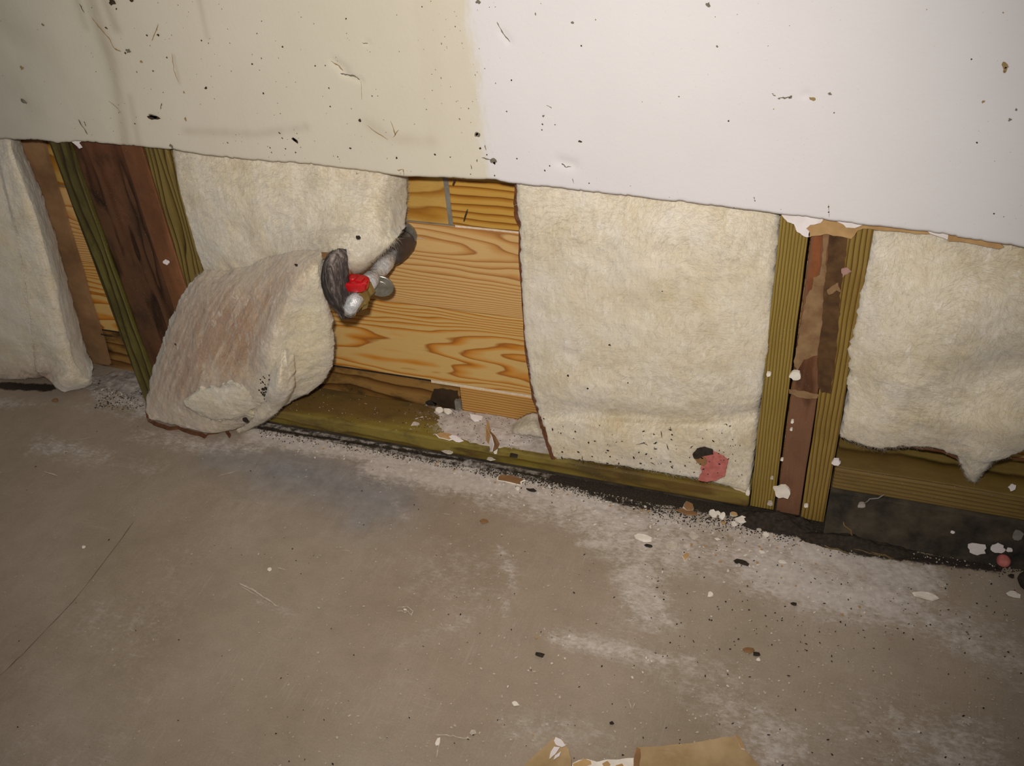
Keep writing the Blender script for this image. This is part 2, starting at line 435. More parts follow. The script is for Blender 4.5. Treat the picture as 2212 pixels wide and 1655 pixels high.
def mat_floor():
    M = Mat('concrete_slab', .62, .35)
    n = M.noise(3.2, 5, .6); n2 = M.noise(38, 5, .7); n3 = M.noise(420, 3, .7)
    base = M.ramp(n, [(.3, srgb(144, 127, 106)), (.55, srgb(160, 143, 124)), (.75, srgb(172, 157, 141))])
    base = M.mix(.55, base, M.ramp(n2, [(.3, .82), (.55, .97), (.75, 1.)]), 'MULTIPLY')
    base = M.mix(.45, base, M.ramp(n3, [(.3, .72), (.6, 1.)]), 'MULTIPLY')
    blue = M.attr('blue')
    base = M.mix(M.math('MULTIPLY', blue, .8), base, M.ramp(n2, [(.3, srgb(112, 110, 110)), (.7, srgb(146, 144, 146))]))
    # scratches swept through the powder
    sc = None
    for k, (sx, sy, r_, s_) in enumerate([(1, .045, .35, 130), (1, .04, -.5, 150), (.05, 1, .2, 140), (1, .05, 1.1, 120)]):
        a = M.noise(s_, 2, .5, M.map((sx, sy, 1) , (k * 3.1, 0, 0), (0, 0, r_)), dist=1.1)
        a = M.step(M.math('ABSOLUTE', M.math('SUBTRACT', a, .5)), .018, .0)
        a = M.math('MULTIPLY', a, M.step(M.noise(11, 2, .5, M.map((1, 1, 1), (k * 5, 2, 0))), .5, .66))
        sc = a if sc is None else M.math('MAXIMUM', sc, a)
    base = M.mix(M.math('MULTIPLY', sc, .16), base, srgb(190, 180, 168))
    d = M.attr('dust')
    dn = M.math('ADD', d, M.math('MULTIPLY', M.math('SUBTRACT', M.noise(55, 6, .72), .5), 1.5))
    dn = M.math('ADD', dn, M.math('MULTIPLY', M.math('SUBTRACT', M.noise(260, 3, .7, M.map((.45, 1, 1), rot=(0, 0, -.15))), .5), 1.1))
    df = M.math('MULTIPLY', M.step(dn, .05, .80), M.step(d, .02, .4))
    base = M.mix(M.math('MULTIPLY', df, .92), base, M.ramp(M.noise(120, 3, .6), [(.3, srgb(182, 170, 160)), (.7, srgb(206, 195, 186))]))
    pw = M.step(M.noise(900, 2, .6), .66, .73)
    base = M.mix(M.math('MULTIPLY', pw, M.math('ADD', .22, M.math('MULTIPLY', d, .5))), base, srgb(215, 205, 190))
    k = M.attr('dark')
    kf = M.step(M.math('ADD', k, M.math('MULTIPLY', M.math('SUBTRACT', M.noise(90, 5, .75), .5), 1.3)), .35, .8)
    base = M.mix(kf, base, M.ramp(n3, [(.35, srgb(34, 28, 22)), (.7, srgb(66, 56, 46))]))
    M.bump(M.math('ADD', M.math('MULTIPLY', n3, .6), M.math('ADD', M.math('MULTIPLY', n2, 1.5), df)), .3, .0012)
    return M.col(base)

m_wool = mat_wool('glass_wool')
m_wall = mat_wall(); m_floor = mat_floor()
m_mark = plain('mud_spot', srgb(72, 56, 38), srgb(46, 34, 24), 300)
m_mark2 = plain('grey_scuff', srgb(128, 120, 104), srgb(98, 90, 76), 300)
m_mark3 = plain('ochre_run', srgb(156, 132, 92), srgb(140, 114, 74), 300)
m_chalk = plain('plaster_powder', srgb(196, 184, 168), srgb(168, 156, 140), 200, .95, .1)
m_gyp = plain('gypsum', srgb(236, 226, 212), srgb(212, 200, 184), 90, .9, .15, .5, .001)
m_white = plain('white_paper', srgb(232, 222, 218), srgb(218, 206, 200), 60, .8)
m_kraft = plain('kraft_paper', srgb(188, 152, 104), srgb(158, 122, 80), 40, .8, .2, .3, .001)
m_kraft2 = plain('stained_kraft_paper', srgb(150, 112, 74), srgb(112, 80, 52), 30, .8, .2, .4, .001)
m_edge = plain('scorched_paper_edge', srgb(112, 70, 44), srgb(78, 46, 28), 120, .9)
m_scrap = plain('scrap_paper', srgb(184, 156, 116), srgb(150, 122, 84), 26, .75, .25, .35, .0012)
m_black = plain('black_membrane', srgb(78, 68, 54), srgb(26, 25, 23), 28, .85, .2, .9, .005)
m_crumb = plain('dark_crumbs', srgb(58, 48, 38), srgb(32, 26, 20), 200, .9)
m_greydust = plain('grey_powder', srgb(176, 166, 158), srgb(122, 112, 104), 70, .95, .1, .9, .003)
m_pink = plain('pink_putty', srgb(196, 116, 106), srgb(158, 84, 78), 90, .6)
m_tape = plain('grey_tape', srgb(138, 132, 122), srgb(108, 102, 92), 50, .5)
m_straw = plain('dry_straw', srgb(112, 92, 58), srgb(80, 62, 38), 200)
m_nail = plain('dull_nail', srgb(96, 84, 70), srgb(60, 48, 38), 200, .45, .5, metal=.6)

# ------------------------------------------------------------------ floor slab
x0, x1, y0, y1 = -2.0, .75, -.80, .0876
nx, ny = 620, 290
gx = np.linspace(x0, x1, nx); ty = np.linspace(0, 1, ny); gy = y1 - (y1 - y0) * ty ** 1.25
GX, GY = np.meshgrid(gx, gy); G0 = np.stack([GX, GY, 0 * GX], -1)
GZ = .0006 * fbm(G0, 18, 3, 5)
def seg_d(P, a, b):
    a = np.array(a[:2]); b = np.array(b[:2]); ab = b - a
    t = np.clip(((P[..., 0] - a[0]) * ab[0] + (P[..., 1] - a[1]) * ab[1]) / (ab @ ab), 0, 1)
    return np.hypot(P[..., 0] - a[0] - ab[0] * t, P[..., 1] - a[1] - ab[1] * t)
def soft(pts, w, s=1.):
    W = [onZ(*p) for p in pts]; d = None
    for a, b in zip(W[:-1], W[1:]):
        q = seg_d(G0, a, b); d = q if d is None else np.minimum(d, q)
    return s * np.exp(-(d / w) ** 2)
def zmask(L):
    out = 0 * GX
    for pts, w, s in L: out = np.maximum(out, soft(pts, w, s))
    return out
dust = zmask([
    ([(560, 932), (700, 960), (850, 985), (980, 1010), (1080, 1035)], .026, 1.35),
    ([(820, 1000), (960, 1030), (1130, 1055), (1280, 1085)], .034, 1.15),
    ([(1060, 1060), (1200, 1090), (1350, 1130)], .045, .75),
    ([(1300, 1120), (1450, 1180), (1600, 1200)], .050, .62),
    ([(1420, 1120), (1640, 1150), (1760, 1190)], .030, .75),
    ([(1750, 1190), (1860, 1215), (1990, 1250)], .030, 1.0),
    ([(1650, 1230), (1800, 1280), (1930, 1290)], .050, .78),
    ([(1380, 1240), (1420, 1330)], .030, .55),
    ([(215, 850), (290, 870), (310, 890)], .022, .85),
    ([(0, 870), (160, 872), (300, 905)], .022, .42),
    ([(300, 940), (450, 965), (560, 960)], .030, .5),
    ([(230, 990), (330, 1000)], .03, .3),
    ([(1080, 1180), (1110, 1250), (1090, 1330)], .008, .28), ([(1250, 1170), (1500, 1195)], .012, .5), ([(820, 1030), (880, 1120)], .010, .4), ([(1130, 1530), (1115, 1590)], .008, .5), ([(850, 1400), (1000, 1350)], .02, .25), ([(90, 960), (330, 1010)], .03, .38),
    ([(1200, 1380), (1400, 1420), (1560, 1435)], .014, .42),
    ([(1560, 1480), (1700, 1600)], .06, .42),
    ([(1850, 1560), (2100, 1640)], .06, .42),
    ([(1100, 1560), (1300, 1600)], .04, .38),
    ([(2000, 1330), (2200, 1420)], .05, .40),
    ([(560, 1300), (640, 1330)], .01, .3),
])
dust = dust * (0.75 + .5 * fbm(G0, 9, 4, 21)) + .30 * np.clip(fbm(G0, 5, 5, 33) + .12, 0, 1)
blue = zmask([([(600, 1010), (720, 1040), (830, 1080)], .055, 1.), ([(780, 1120), (860, 1060)], .035, .8), ([(470, 985), (560, 1000)], .035, .8)])
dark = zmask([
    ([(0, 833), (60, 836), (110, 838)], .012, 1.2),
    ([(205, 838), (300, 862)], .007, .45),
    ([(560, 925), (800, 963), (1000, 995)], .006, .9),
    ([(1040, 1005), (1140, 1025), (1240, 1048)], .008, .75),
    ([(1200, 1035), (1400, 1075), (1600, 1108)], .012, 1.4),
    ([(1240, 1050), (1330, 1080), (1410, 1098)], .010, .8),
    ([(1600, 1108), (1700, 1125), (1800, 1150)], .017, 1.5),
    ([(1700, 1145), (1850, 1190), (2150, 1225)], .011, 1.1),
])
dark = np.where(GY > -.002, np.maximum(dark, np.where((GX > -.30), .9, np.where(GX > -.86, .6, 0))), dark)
V = np.stack([GX, GY, GZ + .0012 * np.clip(dust, 0, 1) * (1 + fbm(G0, 60, 3, 8))], -1).reshape(-1, 3)
idx = np.arange(nx * ny).reshape(ny, nx)
Fg = np.stack([idx[:-1, :-1], idx[1:, :-1], idx[1:, 1:], idx[:-1, 1:]], -1).reshape(-1, 4)
mbf = MB()
# chalky strokes and the hairline score across the slab
def fstroke(pts, w, m, seed):
    W = [onZ(*p) for p in pts]; P = []
    for a, b in zip(W[:-1], W[1:]):
        for k in range(5): P.append(a + (b - a) * k / 5 + np.array([random.gauss(0, .0004), random.gauss(0, .0004), 0]))
    P.append(W[-1]); stroke(mbf, P, w * .62, 'z', m, seed, .0016)
fstroke([(290, 1128), (230, 1210), (160, 1300), (60, 1405), (0, 1462), (-60, 1520)], .0006, 2, 1)
for k, (pts, w) in enumerate([
    ([(517, 1262), (545, 1275), (575, 1295), (602, 1312)], .0016), ([(520, 1268), (560, 1290)], .0010),
    ([(858, 1315), (880, 1312), (892, 1322), (888, 1332)], .0013), ([(858, 1322), (880, 1322), (888, 1330)], .0010),
    ([(940, 1588), (980, 1592), (1018, 1599)], .0012), ([(945, 1595), (948, 1612), (943, 1640)], .0012),
    ([(1358, 1516), (1364, 1532)], .0012), ([(1372, 1520), (1366, 1533)], .0010),
    ([(958, 1111), (974, 1114)], .0014), ([(600, 1228), (618, 1233)], .0014),
    ([(740, 1190), (757, 1193)], .0010), 
    
    ([(150, 955), (210, 945)], .0010), 
    ([(95, 1020), (125, 1030)], .0022), ([(1560, 1150), (1580, 1185)], .0008),
    ([(1910, 1290), (1950, 1315)], .0010), ([(470, 1030), (520, 1018)], .0012),]):
    fstroke(pts, w, 1, 20 + k)
r_ = random.Random(9)
for k in range(5200):                              # specks of plaster ground into the slab
    px, py = r_.uniform(-100, 2300), r_.uniform(880, 1700)
    if r_.random() > .22 + .78 * min(1, max(0, (px - 300) / 1500)): continue
    p = onZ(px, py)
    if p[1] > -.012: continue
    blot(mbf, p, r_.choice((.0004, .0006, .0008, .0011)) * r_.uniform(.5, 1), 'z', r_.uniform(1, 2.2), r_.uniform(0, 3), 1 if r_.random() < .86 else 2, k, .0014, 6)
nV = len(V); FF = [tuple(f) for f in Fg] + [tuple(i + nV for i in f) for f in mbf.f]
MI = [0] * len(Fg) + mbf.m
z_ = np.zeros(len(mbf.v))
floor = mesh_obj('floor', np.vstack([V, np.array(mbf.v)]), FF, [m_floor, m_chalk, m_crumb], smooth=False,
                 attrs={'dust': np.concatenate([dust.reshape(-1), z_]), 'blue': np.concatenate([blue.reshape(-1), z_]), 'dark': np.concatenate([dark.reshape(-1), z_])}, mi=MI)
tag(floor, 'dusty grey brown concrete slab floor with scratches and plaster powder', kind='structure')

# ------------------------------------------------------------------ drywall, cut off above the floor
edge_px = [(-200, 283), (0, 300), (90, 303), (120, 309), (160, 306), (200, 308), (260, 313), (320, 319), (375, 324), (430, 333), (480, 340), (600, 350), (680, 356), (760, 366),
           (850, 378), (880, 381), (960, 384), (1070, 389), (1112, 398), (1200, 405), (1300, 418), (1430, 432), (1540, 444), (1680, 462), (1780, 475), (1870, 487), (2000, 500), (2100, 517), (2212, 535), (2420, 560)]
EW = np.array([onY(px, py, 0) for px, py in edge_px])
wx = np.unique(np.concatenate([np.linspace(-2.0, .75, 1100)]))
# mean cut height (removing the lens bow), then the ragged hand-cut edge
ez = np.interp(wx, EW[:, 0], EW[:, 2])
lineP = np.stack([wx, 0 * wx, 0 * wx], -1)
ez = ez + .0011 * fbm(lineP, 60, 4, 3) + .0012 * np.clip(fbm(lineP, 160, 2, 8) - .25, 0, 1) * 2
rows = [0, .0008, .02, .05, .09, .14, .2, .3, .45, .8]
V = []; F = []
nw = len(wx)
sk = []
rowsf = list(np.linspace(0, .24, 90)) + [.4, .8]
for dz in rowsf:
    for i in range(nw):
        V.append((wx[i], 0, ez[i] + dz if dz < .3 else .467 + dz))
P = np.array(V).reshape(len(rowsf), nw, 3)
# gentle waviness of the board, dents and runs of dirt
P[..., 1] -= .0012 * fbm(P, 5, 3, 2)
P[0, :, 1] += .0006
def vdist(pts):
    W = [onY(*p, 0) for p in pts]; d = None
    Q = P[..., [0, 2]]
    for a, b in zip(W[:-1], W[1:]):
        q = seg_d(Q, a[[0, 2]], b[[0, 2]]); d = q if d is None else np.minimum(d, q)
    return d
streak = 0 * P[..., 0]
for pts, w, s in [([(195, -10), (215, 60), (240, 130), (262, 240), (272, 320)], .010, .55), ([(165, 0), (185, 60)], .006, .4), ([(225, 0), (250, 60)], .008, .5),
                  ([(280, 210), (300, 320)], .006, .35), ([(430, 0), (448, 80)], .004, .3), ([(0, 150), (60, 230)], .03, .2), ([(400, 283), (560, 290), (660, 275)], .006, .3),
                  ([(790, 265), (850, 300), (930, 305)], .008, .25), ([(375, 120), (388, 180)], .002, .3), ([(20, 60), (110, 110)], .02, .15)]:
    streak = np.maximum(streak, s * np.exp(-(vdist(pts) / w) ** 2))
for pts, w, s in [([(722, 135), (745, 152)], .006, .0016), ([(1210, 350), (1235, 356)], .007, .0018), ([(1740, 205)], .004, .001), ([(740, 160), (780, 175)], .003, .0012), ([(1085, 70), (1100, 90)], .004, .001), ([(790, 92), (795, 92)], .003, .0008)]:
    if len(pts) == 1: pts = pts * 1 + [(pts[0][0] + 1, pts[0][1])]
    P[..., 1] += s * np.exp(-(vdist(pts) / w) ** 2)
nv = len(rowsf)
Vf = P.reshape(-1, 3); Vb = Vf.copy(); Vb[:, 1] = .0124
idx = np.arange(nw * nv).reshape(nv, nw); off = nw * nv
F = list(map(tuple, np.stack([idx[:-1, :-1], idx[:-1, 1:], idx[1:, 1:], idx[1:, :-1]], -1).reshape(-1, 4)))
brow = Vb[:nw]; bz = np.vstack([brow, Vb[-nw:]])
V = np.vstack([Vf, bz])
for i in range(nw - 1):
    F.append((i + 1, i, off + i, off + i + 1))
    F.append((off + i + 1, off + i, off + nw + i, off + nw + i + 1))
mbw = MB()
def wm(px, py, s, el=1., ang=0., m=0, seed=None, jag=.4):
    sc = .00062
    p = onY(px, py, -.0012); blot(mbw, p, s * sc, 'y', el, ang, m, seed if seed is not None else int(px * 3 + py), .0006, 10, jag)
def ws(pts, w, m, seed):
    W = [onY(*p, -.0012) for p in pts]; Q = []
    for a, b in zip(W[:-1], W[1:]):
        for k in range(4): Q.append(a + (b - a) * k / 4 + np.array([random.gauss(0, .0003), 0, random.gauss(0, .0003)]))
    Q.append(W[-1]); stroke(mbw, Q, w * .00062, 'y', m, seed, .0006)
# (px, py, radius px, elongation, angle, 0 dark 1 grey 2 ochre)
for q in [(242, 4, 6, 1.3, -.9, 0), (284, 1, 3, 1.6, 0, 0), (252, 19, 1.8, 1, 0, 0), (93, 53, 3, 1.3, -.6, 1), (230, 60, 2, 1.8, -.6, 0), (277, 110, 4.5, 1.3, .3, 1), (271, 114, 2, 1.4, 1.3, 0),
          (318, 76, 2, 1.2, 0, 0), (342, 75, 2.4, 1.4, .2, 0), (436, 87, 1.5, 1, 0, 0), (48, 147, 4, 1.3, .3, 2), (52, 219, 4.5, 1.7, -.7, 1), (306, 133, 2.5, 1.4, .6, 2), (296, 155, 2.5, .7, 0, 2),
          (331, 153, 2, 1, 0, 1), (361, 124, 1.6, 1, 0, 0), (445, 190, 3, 1, 0, 0), (398, 199, 2.6, .8, 0, 2), (331, 253, 5.4, 2.6, -.08, 0), (331, 251, 3.6, 2.6, -.1, 1), (401, 257, 3.8, .7, 0, 2), (292, 267, 1.8, 1, 0, 0),
          (370, 315, 3.8, 1.2, -.2, 1), (545, 138, 1.8, 1, 0, 0), (611, 101, 1.8, 1.2, 0, 0), (565, 126, 2, .6, 0, 1), (569, 201, 1.7, 1, 0, 0), (681, 142, 1.6, 1, 0, 0), (748, 40, 1.5, 1, 0, 0),
          (604, 287, 2.2, .7, .8, 0), (610, 298, 2, .7, .8, 0), (638, 303, 4, 2.4, -.7, 0), (637, 302, 2.4, 2.4, -.7, 1), (778, 260, 3.4, .8, 0, 0), (757, 320, 2.2, 1, 0, 0), (730, 338, 1.8, .6, 0, 0), (857, 341, 2.6, .7, .4, 0),
          (617, 321, 1.6, 1, 0, 0), (639, 329, 1.8, 1, 0, 0), (584, 319, 1.5, 1, 0, 0), (587, 329, 1.5, .7, 0, 0), (492, 308, 1.8, 1, 0, 1), (714, 230, 1.6, 1, 0, 0), (711, 190, 1.7, .8, 0, 0), (703, 141, 1.5, .7, 0, 0),
          (804, 207, 1.3, 1, 0, 0), (1030, 290, 6, 1.1, .3, 1), (1030, 290, 2.5, 1.4, 1, 0), (1038, 320, 2, 1, 0, 0), (1066, 348, 5, 1.2, -.6, 1), (1068, 352, 2, 1.6, -.9, 0), (1052, 334, 1.5, 1, 0, 0),
          (1017, 376, 1.2, 1, 0, 0), (1069, 379, 1.5, 1, 0, 0), (940, 333, 2, 1, 0, 0), (973, 339, 1.2, 1, 0, 0), (993, 257, 2, .8, 0, 1), (1033, 4, 3, 1.3, 0, 1), (954, 94, 2, .6, 0, 2), (953, 168, 1.8, .5, .2, 1), (1027, 162, 1.6, .4, 0, 0),
          (1157, 30, 2.4, .5, .2, 1), (1236, 48, 2.2, 1.4, .3, 1), (1256, 99, 1.5, 1, 0, 0), (1105, 173, 1.5, 1, 0, 0), (1174, 250, 1.8, 1.4, 0, 1), (1172, 268, 1.5, 1, 0, 0), (1171, 280, 1.3, 1, 0, 0), (1253, 305, 2, 1.6, 0, 0),
          (1177, 368, 2, .8, .4, 0), (1188, 358, 1.6, .8, 0, 0), (1095, 240, 1.3, 1, 0, 0), (1117, 342, 1.4, 1, 0, 0), (1273, 395, 1.4, 1, 0, 0), (1199, 269, 1.2, 1, 0, 0),
          (1530, 10, 3.2, 1.1, 0, 1), (1549, 100, 1.6, 1, 0, 1), (1793, 202, 2, 1.6, -.5, 1), (1708, 210, 2.6, 1.2, .5, 1), (1755, 213, 3, 1.6, 0, 2), (1629, 427, 2.4, .4, .35, 1), (1631, 433, 2.2, .4, .35, 1), (2170, 140, 5, 1., .2, 2), (2172, 150, 4, .7, 0, 2),
          (2182, 258, 2.4, 1, 0, 1), (2195, 236, 2, .7, .5, 1), (2110, 308, 1.4, 1, 0, 0), (2147, 461, 1.5, 1, 0, 0), (2124, 219, 2, 1.4, .8, 2), (1574, 261, 1.4, 1, 0, 0), (1500 + 890 / 2.95, 243, 1.3, 1, 0, 1), (1790, 446, 1.3, 1, 0, 0), (1790, 458, 1.3, 1, 0, 0)]:
    wm(*q)
for k, (pts, w, m) in enumerate([
    ([(199, 38), (212, 55), (235, 80), (248, 105), (262, 111)], 1.6, 2), ([(172, 8), (183, 28)], 1.2, 0), ([(170, 258), (178, 272), (190, 290)], 2.4, 1), ([(182, 262), (186, 272)], 1.6, 1),
    ([(343, 52), (335, 72), (328, 88)], 1.1, 2), ([(372, 115), (376, 150), (386, 178)], .9, 2), ([(347, 236), (350, 222)], 1.6, 1), ([(235, 218), (255, 234), (262, 245)], .9, 2),
    ([(735, 158), (750, 161), (766, 163), (778, 172)], 1.5, 1), ([(714, 130), (730, 140), (742, 152)], 1.3, 2), ([(783, 92), (795, 93)], 1.2, 1), ([(780, 175), (782, 215)], .6, 2),
    ([(1074, 47), (1085, 68), (1102, 90)], 1.2, 1), ([(1213, 352), (1222, 360), (1234, 360)], 1.2, 1), ([(1180, 227), (1192, 234)], 1, 1),
    ([(1667, 202), (1676, 207)], 1.3, 1), ([(1680, 213), (1692, 211), (1707, 210)], 1.5, 1), ([(1236, 385), (1240, 396)], .8, 1), ([(1017, 355), (1019, 365)], 1, 0), ([(1030, 343), (1031, 350)], .8, 0), ([(1048, 313), (1050, 324)], .9, 0),
    ([(793, 270), (812, 285), (838, 301)], .8, 2), ([(858, 367), (872, 366), (873, 378)], 1.2, 2), ([(1790, 440), (1791, 470)], .6, 2), ([(1040, 340), (1062, 345)], 1.2, 1), ([(845, 262), (855, 292)], 1.4, 2), ([(862, 280), (850, 296)], 1, 2)]):
    ws(pts, w, m, 300 + k)
rr = random.Random(77)
for k in range(210):
    px = rr.uniform(0, 2200) if rr.random() < .25 else rr.uniform(150, 1080)
    py = rr.uniform(0, 300 + .1 * px)
    wm(px, py, rr.uniform(.5, 1.1), rr.uniform(.6, 1.4), rr.uniform(0, 3), rr.choice((0, 1, 2, 2)), k + 5000)
nV = len(V); FF = F + [tuple(i + nV for i in f) for f in mbw.f]
att = np.concatenate([streak.reshape(-1), np.zeros(len(bz) + len(mbw.v))])
wall = mesh_obj('wall_back', np.vstack([V, np.array(mbw.v)]), FF, [m_wall, m_mark, m_mark2, m_mark3], attrs={'streak': att}, mi=[0] * len(F) + [a + 1 for a in mbw.m])
tag(wall, 'painted drywall cut off along its lower edge, cream at left and white at right', kind='structure')
me = wall.data; n0 = len(Fg) * 0 + (nv - 1) * (nw - 1)
for k in range(n0): me.polygons[k].use_smooth = True
# torn gypsum and paper at the cut edge above the right studs
def wall_piece(name, pts, y, t, mat, seed, label):
    V, F = poly_patch(pts, y, t, .0012, seed)
    o = mesh_obj(name, V, F, mat, wall); o['label'] = label; return o
wall_piece('torn_gypsum', [(1686, 455), (1690, 466), (1700, 478), (1715, 484), (1721, 500), (1741, 513), (1748, 512), (1748, 500), (1741, 493), (1752, 487), (1772, 481), (1777, 473), (1770, 462)], .0060, .002, m_white, 1, 'torn white edge')
wall_piece('torn_gypsum', [(1800, 470), (1808, 478), (1820, 485), (1828, 491), (1848, 492), (1862, 486), (1872, 480), (1866, 474)], .0060, .002, m_white, 2, 'torn white edge')
wall_piece('torn_paper', [(1735, 480), (1742, 494), (1748, 503), (1748, 513), (1785, 506), (1812, 510), (1838, 516), (1846, 508), (1852, 498), (1862, 494), (1885, 496), (1930, 500), (2000, 507), (2016, 505), (2008, 496), (1900, 480), (1800, 468)], .0088, .002, m_kraft, 3, 'brown torn backing paper')
wall_piece('torn_paper', [(2046, 500), (2048, 520), (2090, 524), (2130, 533), (2158, 538), (2168, 533), (2150, 520), (2100, 508)], .0088, .002, m_kraft, 4, 'brown torn backing paper')
wall_piece('torn_gypsum', [(1998, 492), (2008, 505), (2030, 512), (2048, 518), (2050, 505), (2030, 494)], .0070, .002, m_white, 5, 'torn white edge')
wall_piece('torn_paper', [(148, 300), (160, 310), (172, 321), (178, 319), (170, 309), (176, 306)], .0030, .0006, m_white, 6, 'small white torn flap')

# ------------------------------------------------------------------ siding behind the studs
side = bpy.data.objects.new('wall_outer', None); scn.collection.objects.link(side); side.location = (0, YS, 0)
tag(side, 'horizontal pine siding boards seen between the studs', kind='structure')
# course edges .0-.070-.209-.347-.486 ; joints where the photo shows them
def sid(x0_, x1_, z0_, z1_, mat, dy=0., seed=0, lab=None):
    V, F = board_geo(x0_, x1_, YS + dy, YS + dy + .018, z0_, z1_, 30, 3, .0005, seed)
    cx = (x0_ + x1_) / 2
    o = mesh_obj('siding_board', V, F, mat, side, origin=None)
    bevel(o, .0012, 2)
    if lab: o['label'] = lab
    return o
def zs(px, py): return onY(px, py, YS)[2]
def xs(px, py): return onY(px, py, YS)[0]
zA, zB_, zC, zD = zs(1000, 489), zs(960, 668), zs(900, 818), zs(1070, 900)
zTop = zA + (zB_ - zC) * 1.0
xj = xs(968, 440); xk = xs(994, 860)
m_s1a = wood('pine_gold_left', srgb(196, 156, 80), srgb(176, 124, 44), srgb(150, 98, 34), F=30, A=3, sx=5, sz=18, seed=1.2, dirt=.25, dirtcol=(140, 100, 40))
m_s1b = wood('pine_gold_right', srgb(196, 150, 66), srgb(168, 110, 32), srgb(118, 70, 20), F=95, A=1.6, sx=4, sz=14, seed=2.4)
m_s2 = wood('pine_pale', srgb(212, 172, 112), srgb(196, 142, 78), srgb(162, 108, 58), F=0, Q=1500, zc=zA - .030, A=8.5, sx=3.2, sz=15, seed=4.1, fine=.15)
m_s3 = wood('pine_orange', srgb(206, 168, 102), srgb(198, 130, 44), srgb(158, 94, 30), F=0, Q=1300, zc=(zB_ + zC) / 2 - .010, A=9.5, sx=3.0, sz=17, seed=7.5, fine=.12)
m_s4a = wood('pine_stained', srgb(150, 112, 58), srgb(118, 80, 36), srgb(74, 46, 20), F=40, A=2.4, sx=5, sz=24, seed=9.1, dirt=.85, dirtcol=(48, 36, 22))
m_s4b = wood('pine_fine', srgb(196, 148, 82), srgb(176, 122, 56), srgb(136, 88, 36), F=210, A=1., sx=3, sz=12, seed=11.3)
sid(-1.9, xj - .0035, zA, zTop, m_s1a, .0005, 1); sid(xj + .0035, .9, zA, zTop, m_s1b, 0, 2)
sid(-1.9, .9, zB_ + .0006, zA - .003, m_s2, 0, 3, 'pale board with fine lower grain')
sid(-1.9, .9, zC + .001, zB_ - .0006, m_s3, .0004, 4, 'board with broad orange grain')
sid(-1.9, xk - .001, zD - .05, zC - .0045, m_s4a, .003, 5, 'dark water-stained board'); sid(xk + .001, .9, zD - .05, zC - .004, m_s4b, 0, 6)
m_seamw = plain('pale_groove', srgb(226, 210, 186), srgb(204, 184, 156), 200)
m_seamd = plain('dark_groove', srgb(52, 44, 36), srgb(30, 26, 22), 200)
def groove(x0_, x1_, z, w, mat, name='siding_groove', dy=.0035):
    V, F = board_geo(x0_, x1_, YS + dy, YS + .018, z - w, z + w, 2, 1)
    return mesh_obj(name, V, F, mat, side)
groove(-1.9, xs(980, 484), zA - .0015, .003, m_tape); groove(xs(982, 486), .9, zA - .0015, .003, m_seamw, dy=.0015)
groove(-1.9, .9, zB_, .002, m_seamd, dy=.004)
groove(-1.9, xs(930, 835), zC - .002, .0045, m_seamd, dy=.004); groove(xs(932, 835), .9, zC - .0015, .003, m_seamw, dy=.0015)
V, F = board_geo(xj - .0045, xj + .0045, YS + .0015, YS + .016, zA, zTop, 2, 4, .0004, 7); mesh_obj('joint_strip', V, F, m_tape, side)['label'] = 'grey strip in the board joint'
V, F = board_geo(xk - .008, xk + .002, YS - .004, YS + .004, .03, .052, 3, 3, .003, 8); mesh_obj('joint_strip', V, F, m_tape, side)['label'] = 'grey strip stub below the dark board'

def sstain(pts, mat, seed, lab):
    V, F = poly_patch(pts, YS + .0022, .0008, .003, seed, 8); mesh_obj('stain_patch', V, F, mat, side)['label'] = lab
sstain([(938, 842), (962, 840), (989, 846), (990, 886), (966, 883), (940, 875), (930, 862)], plain('damp_wood', srgb(66, 48, 28), srgb(44, 32, 20), 40), 301, 'dark damp patch')
sstain([(918, 870), (928, 866), (944, 872), (940, 880), (924, 878)], m_crumb, 302, 'black knot')
# ------------------------------------------------------------------ studs and plates
def stud(name, x0_, x1_, yf, zb, zt, mat, label, cat='stud', depth=.0745, seed=0, group=None, rough=.0010):
    V, F = board_geo(x0_, x1_, yf, min(yf + depth, YS - .0008), zb, zt, 3, 46, rough, seed)
    V[:, 1] = np.clip(V[:, 1], yf, YS - .0006)
    o = mesh_obj(name, V, F, mat, origin=((x0_ + x1_) / 2, yf, zb)); bevel(o, .0015, 2)
    return tag(o, label, cat, group)
ZT = .62
m_o1 = wood('olive_far', srgb(104, 94, 44), srgb(78, 66, 26), srgb(36, 30, 12), 'z', F=70, A=3, sx=3, sz=30, seed=3.3, dirt=.5, dirtcol=(44, 38, 18), blotc=srgb(58, 44, 22), blota=.4)
m_d1 = wood('dark_brown_board', srgb(92, 62, 40), srgb(74, 46, 28), srgb(42, 26, 16), 'z', F=12, A=4, sx=3, sz=26, seed=5.1, dirt=.7, dirtcol=(50, 34, 22), blotc=srgb(116, 70, 44), blota=.5)
m_d2 = wood('red_brown_stud', srgb(136, 90, 56), srgb(118, 72, 42), srgb(76, 44, 26), 'z', F=18, A=2.4, sx=3, sz=22, seed=6.2, dirt=.5, dirtcol=(80, 48, 28), blotc=srgb(82, 48, 30), blota=.5)
m_o2 = wood('olive_near_batt', srgb(126, 106, 54), srgb(98, 78, 34), srgb(44, 34, 14), 'z', F=110, A=7.0, sx=3, sz=20, seed=8.8, dirt=.35, dirtcol=(60, 50, 20))
m_o3 = wood('olive_left_of_pair', OL, OM, OD, 'z', F=270, A=2.2, sx=2.2, sz=16, seed=1.7, dirt=.25, dirtcol=(110, 84, 30))
m_o4 = wood('olive_right_of_pair', srgb(142, 116, 56), srgb(122, 90, 34), srgb(64, 44, 16), 'z', F=200, A=3.4, sx=2.4, sz=22, seed=2.9, dirt=.3, dirtcol=(100, 70, 24))
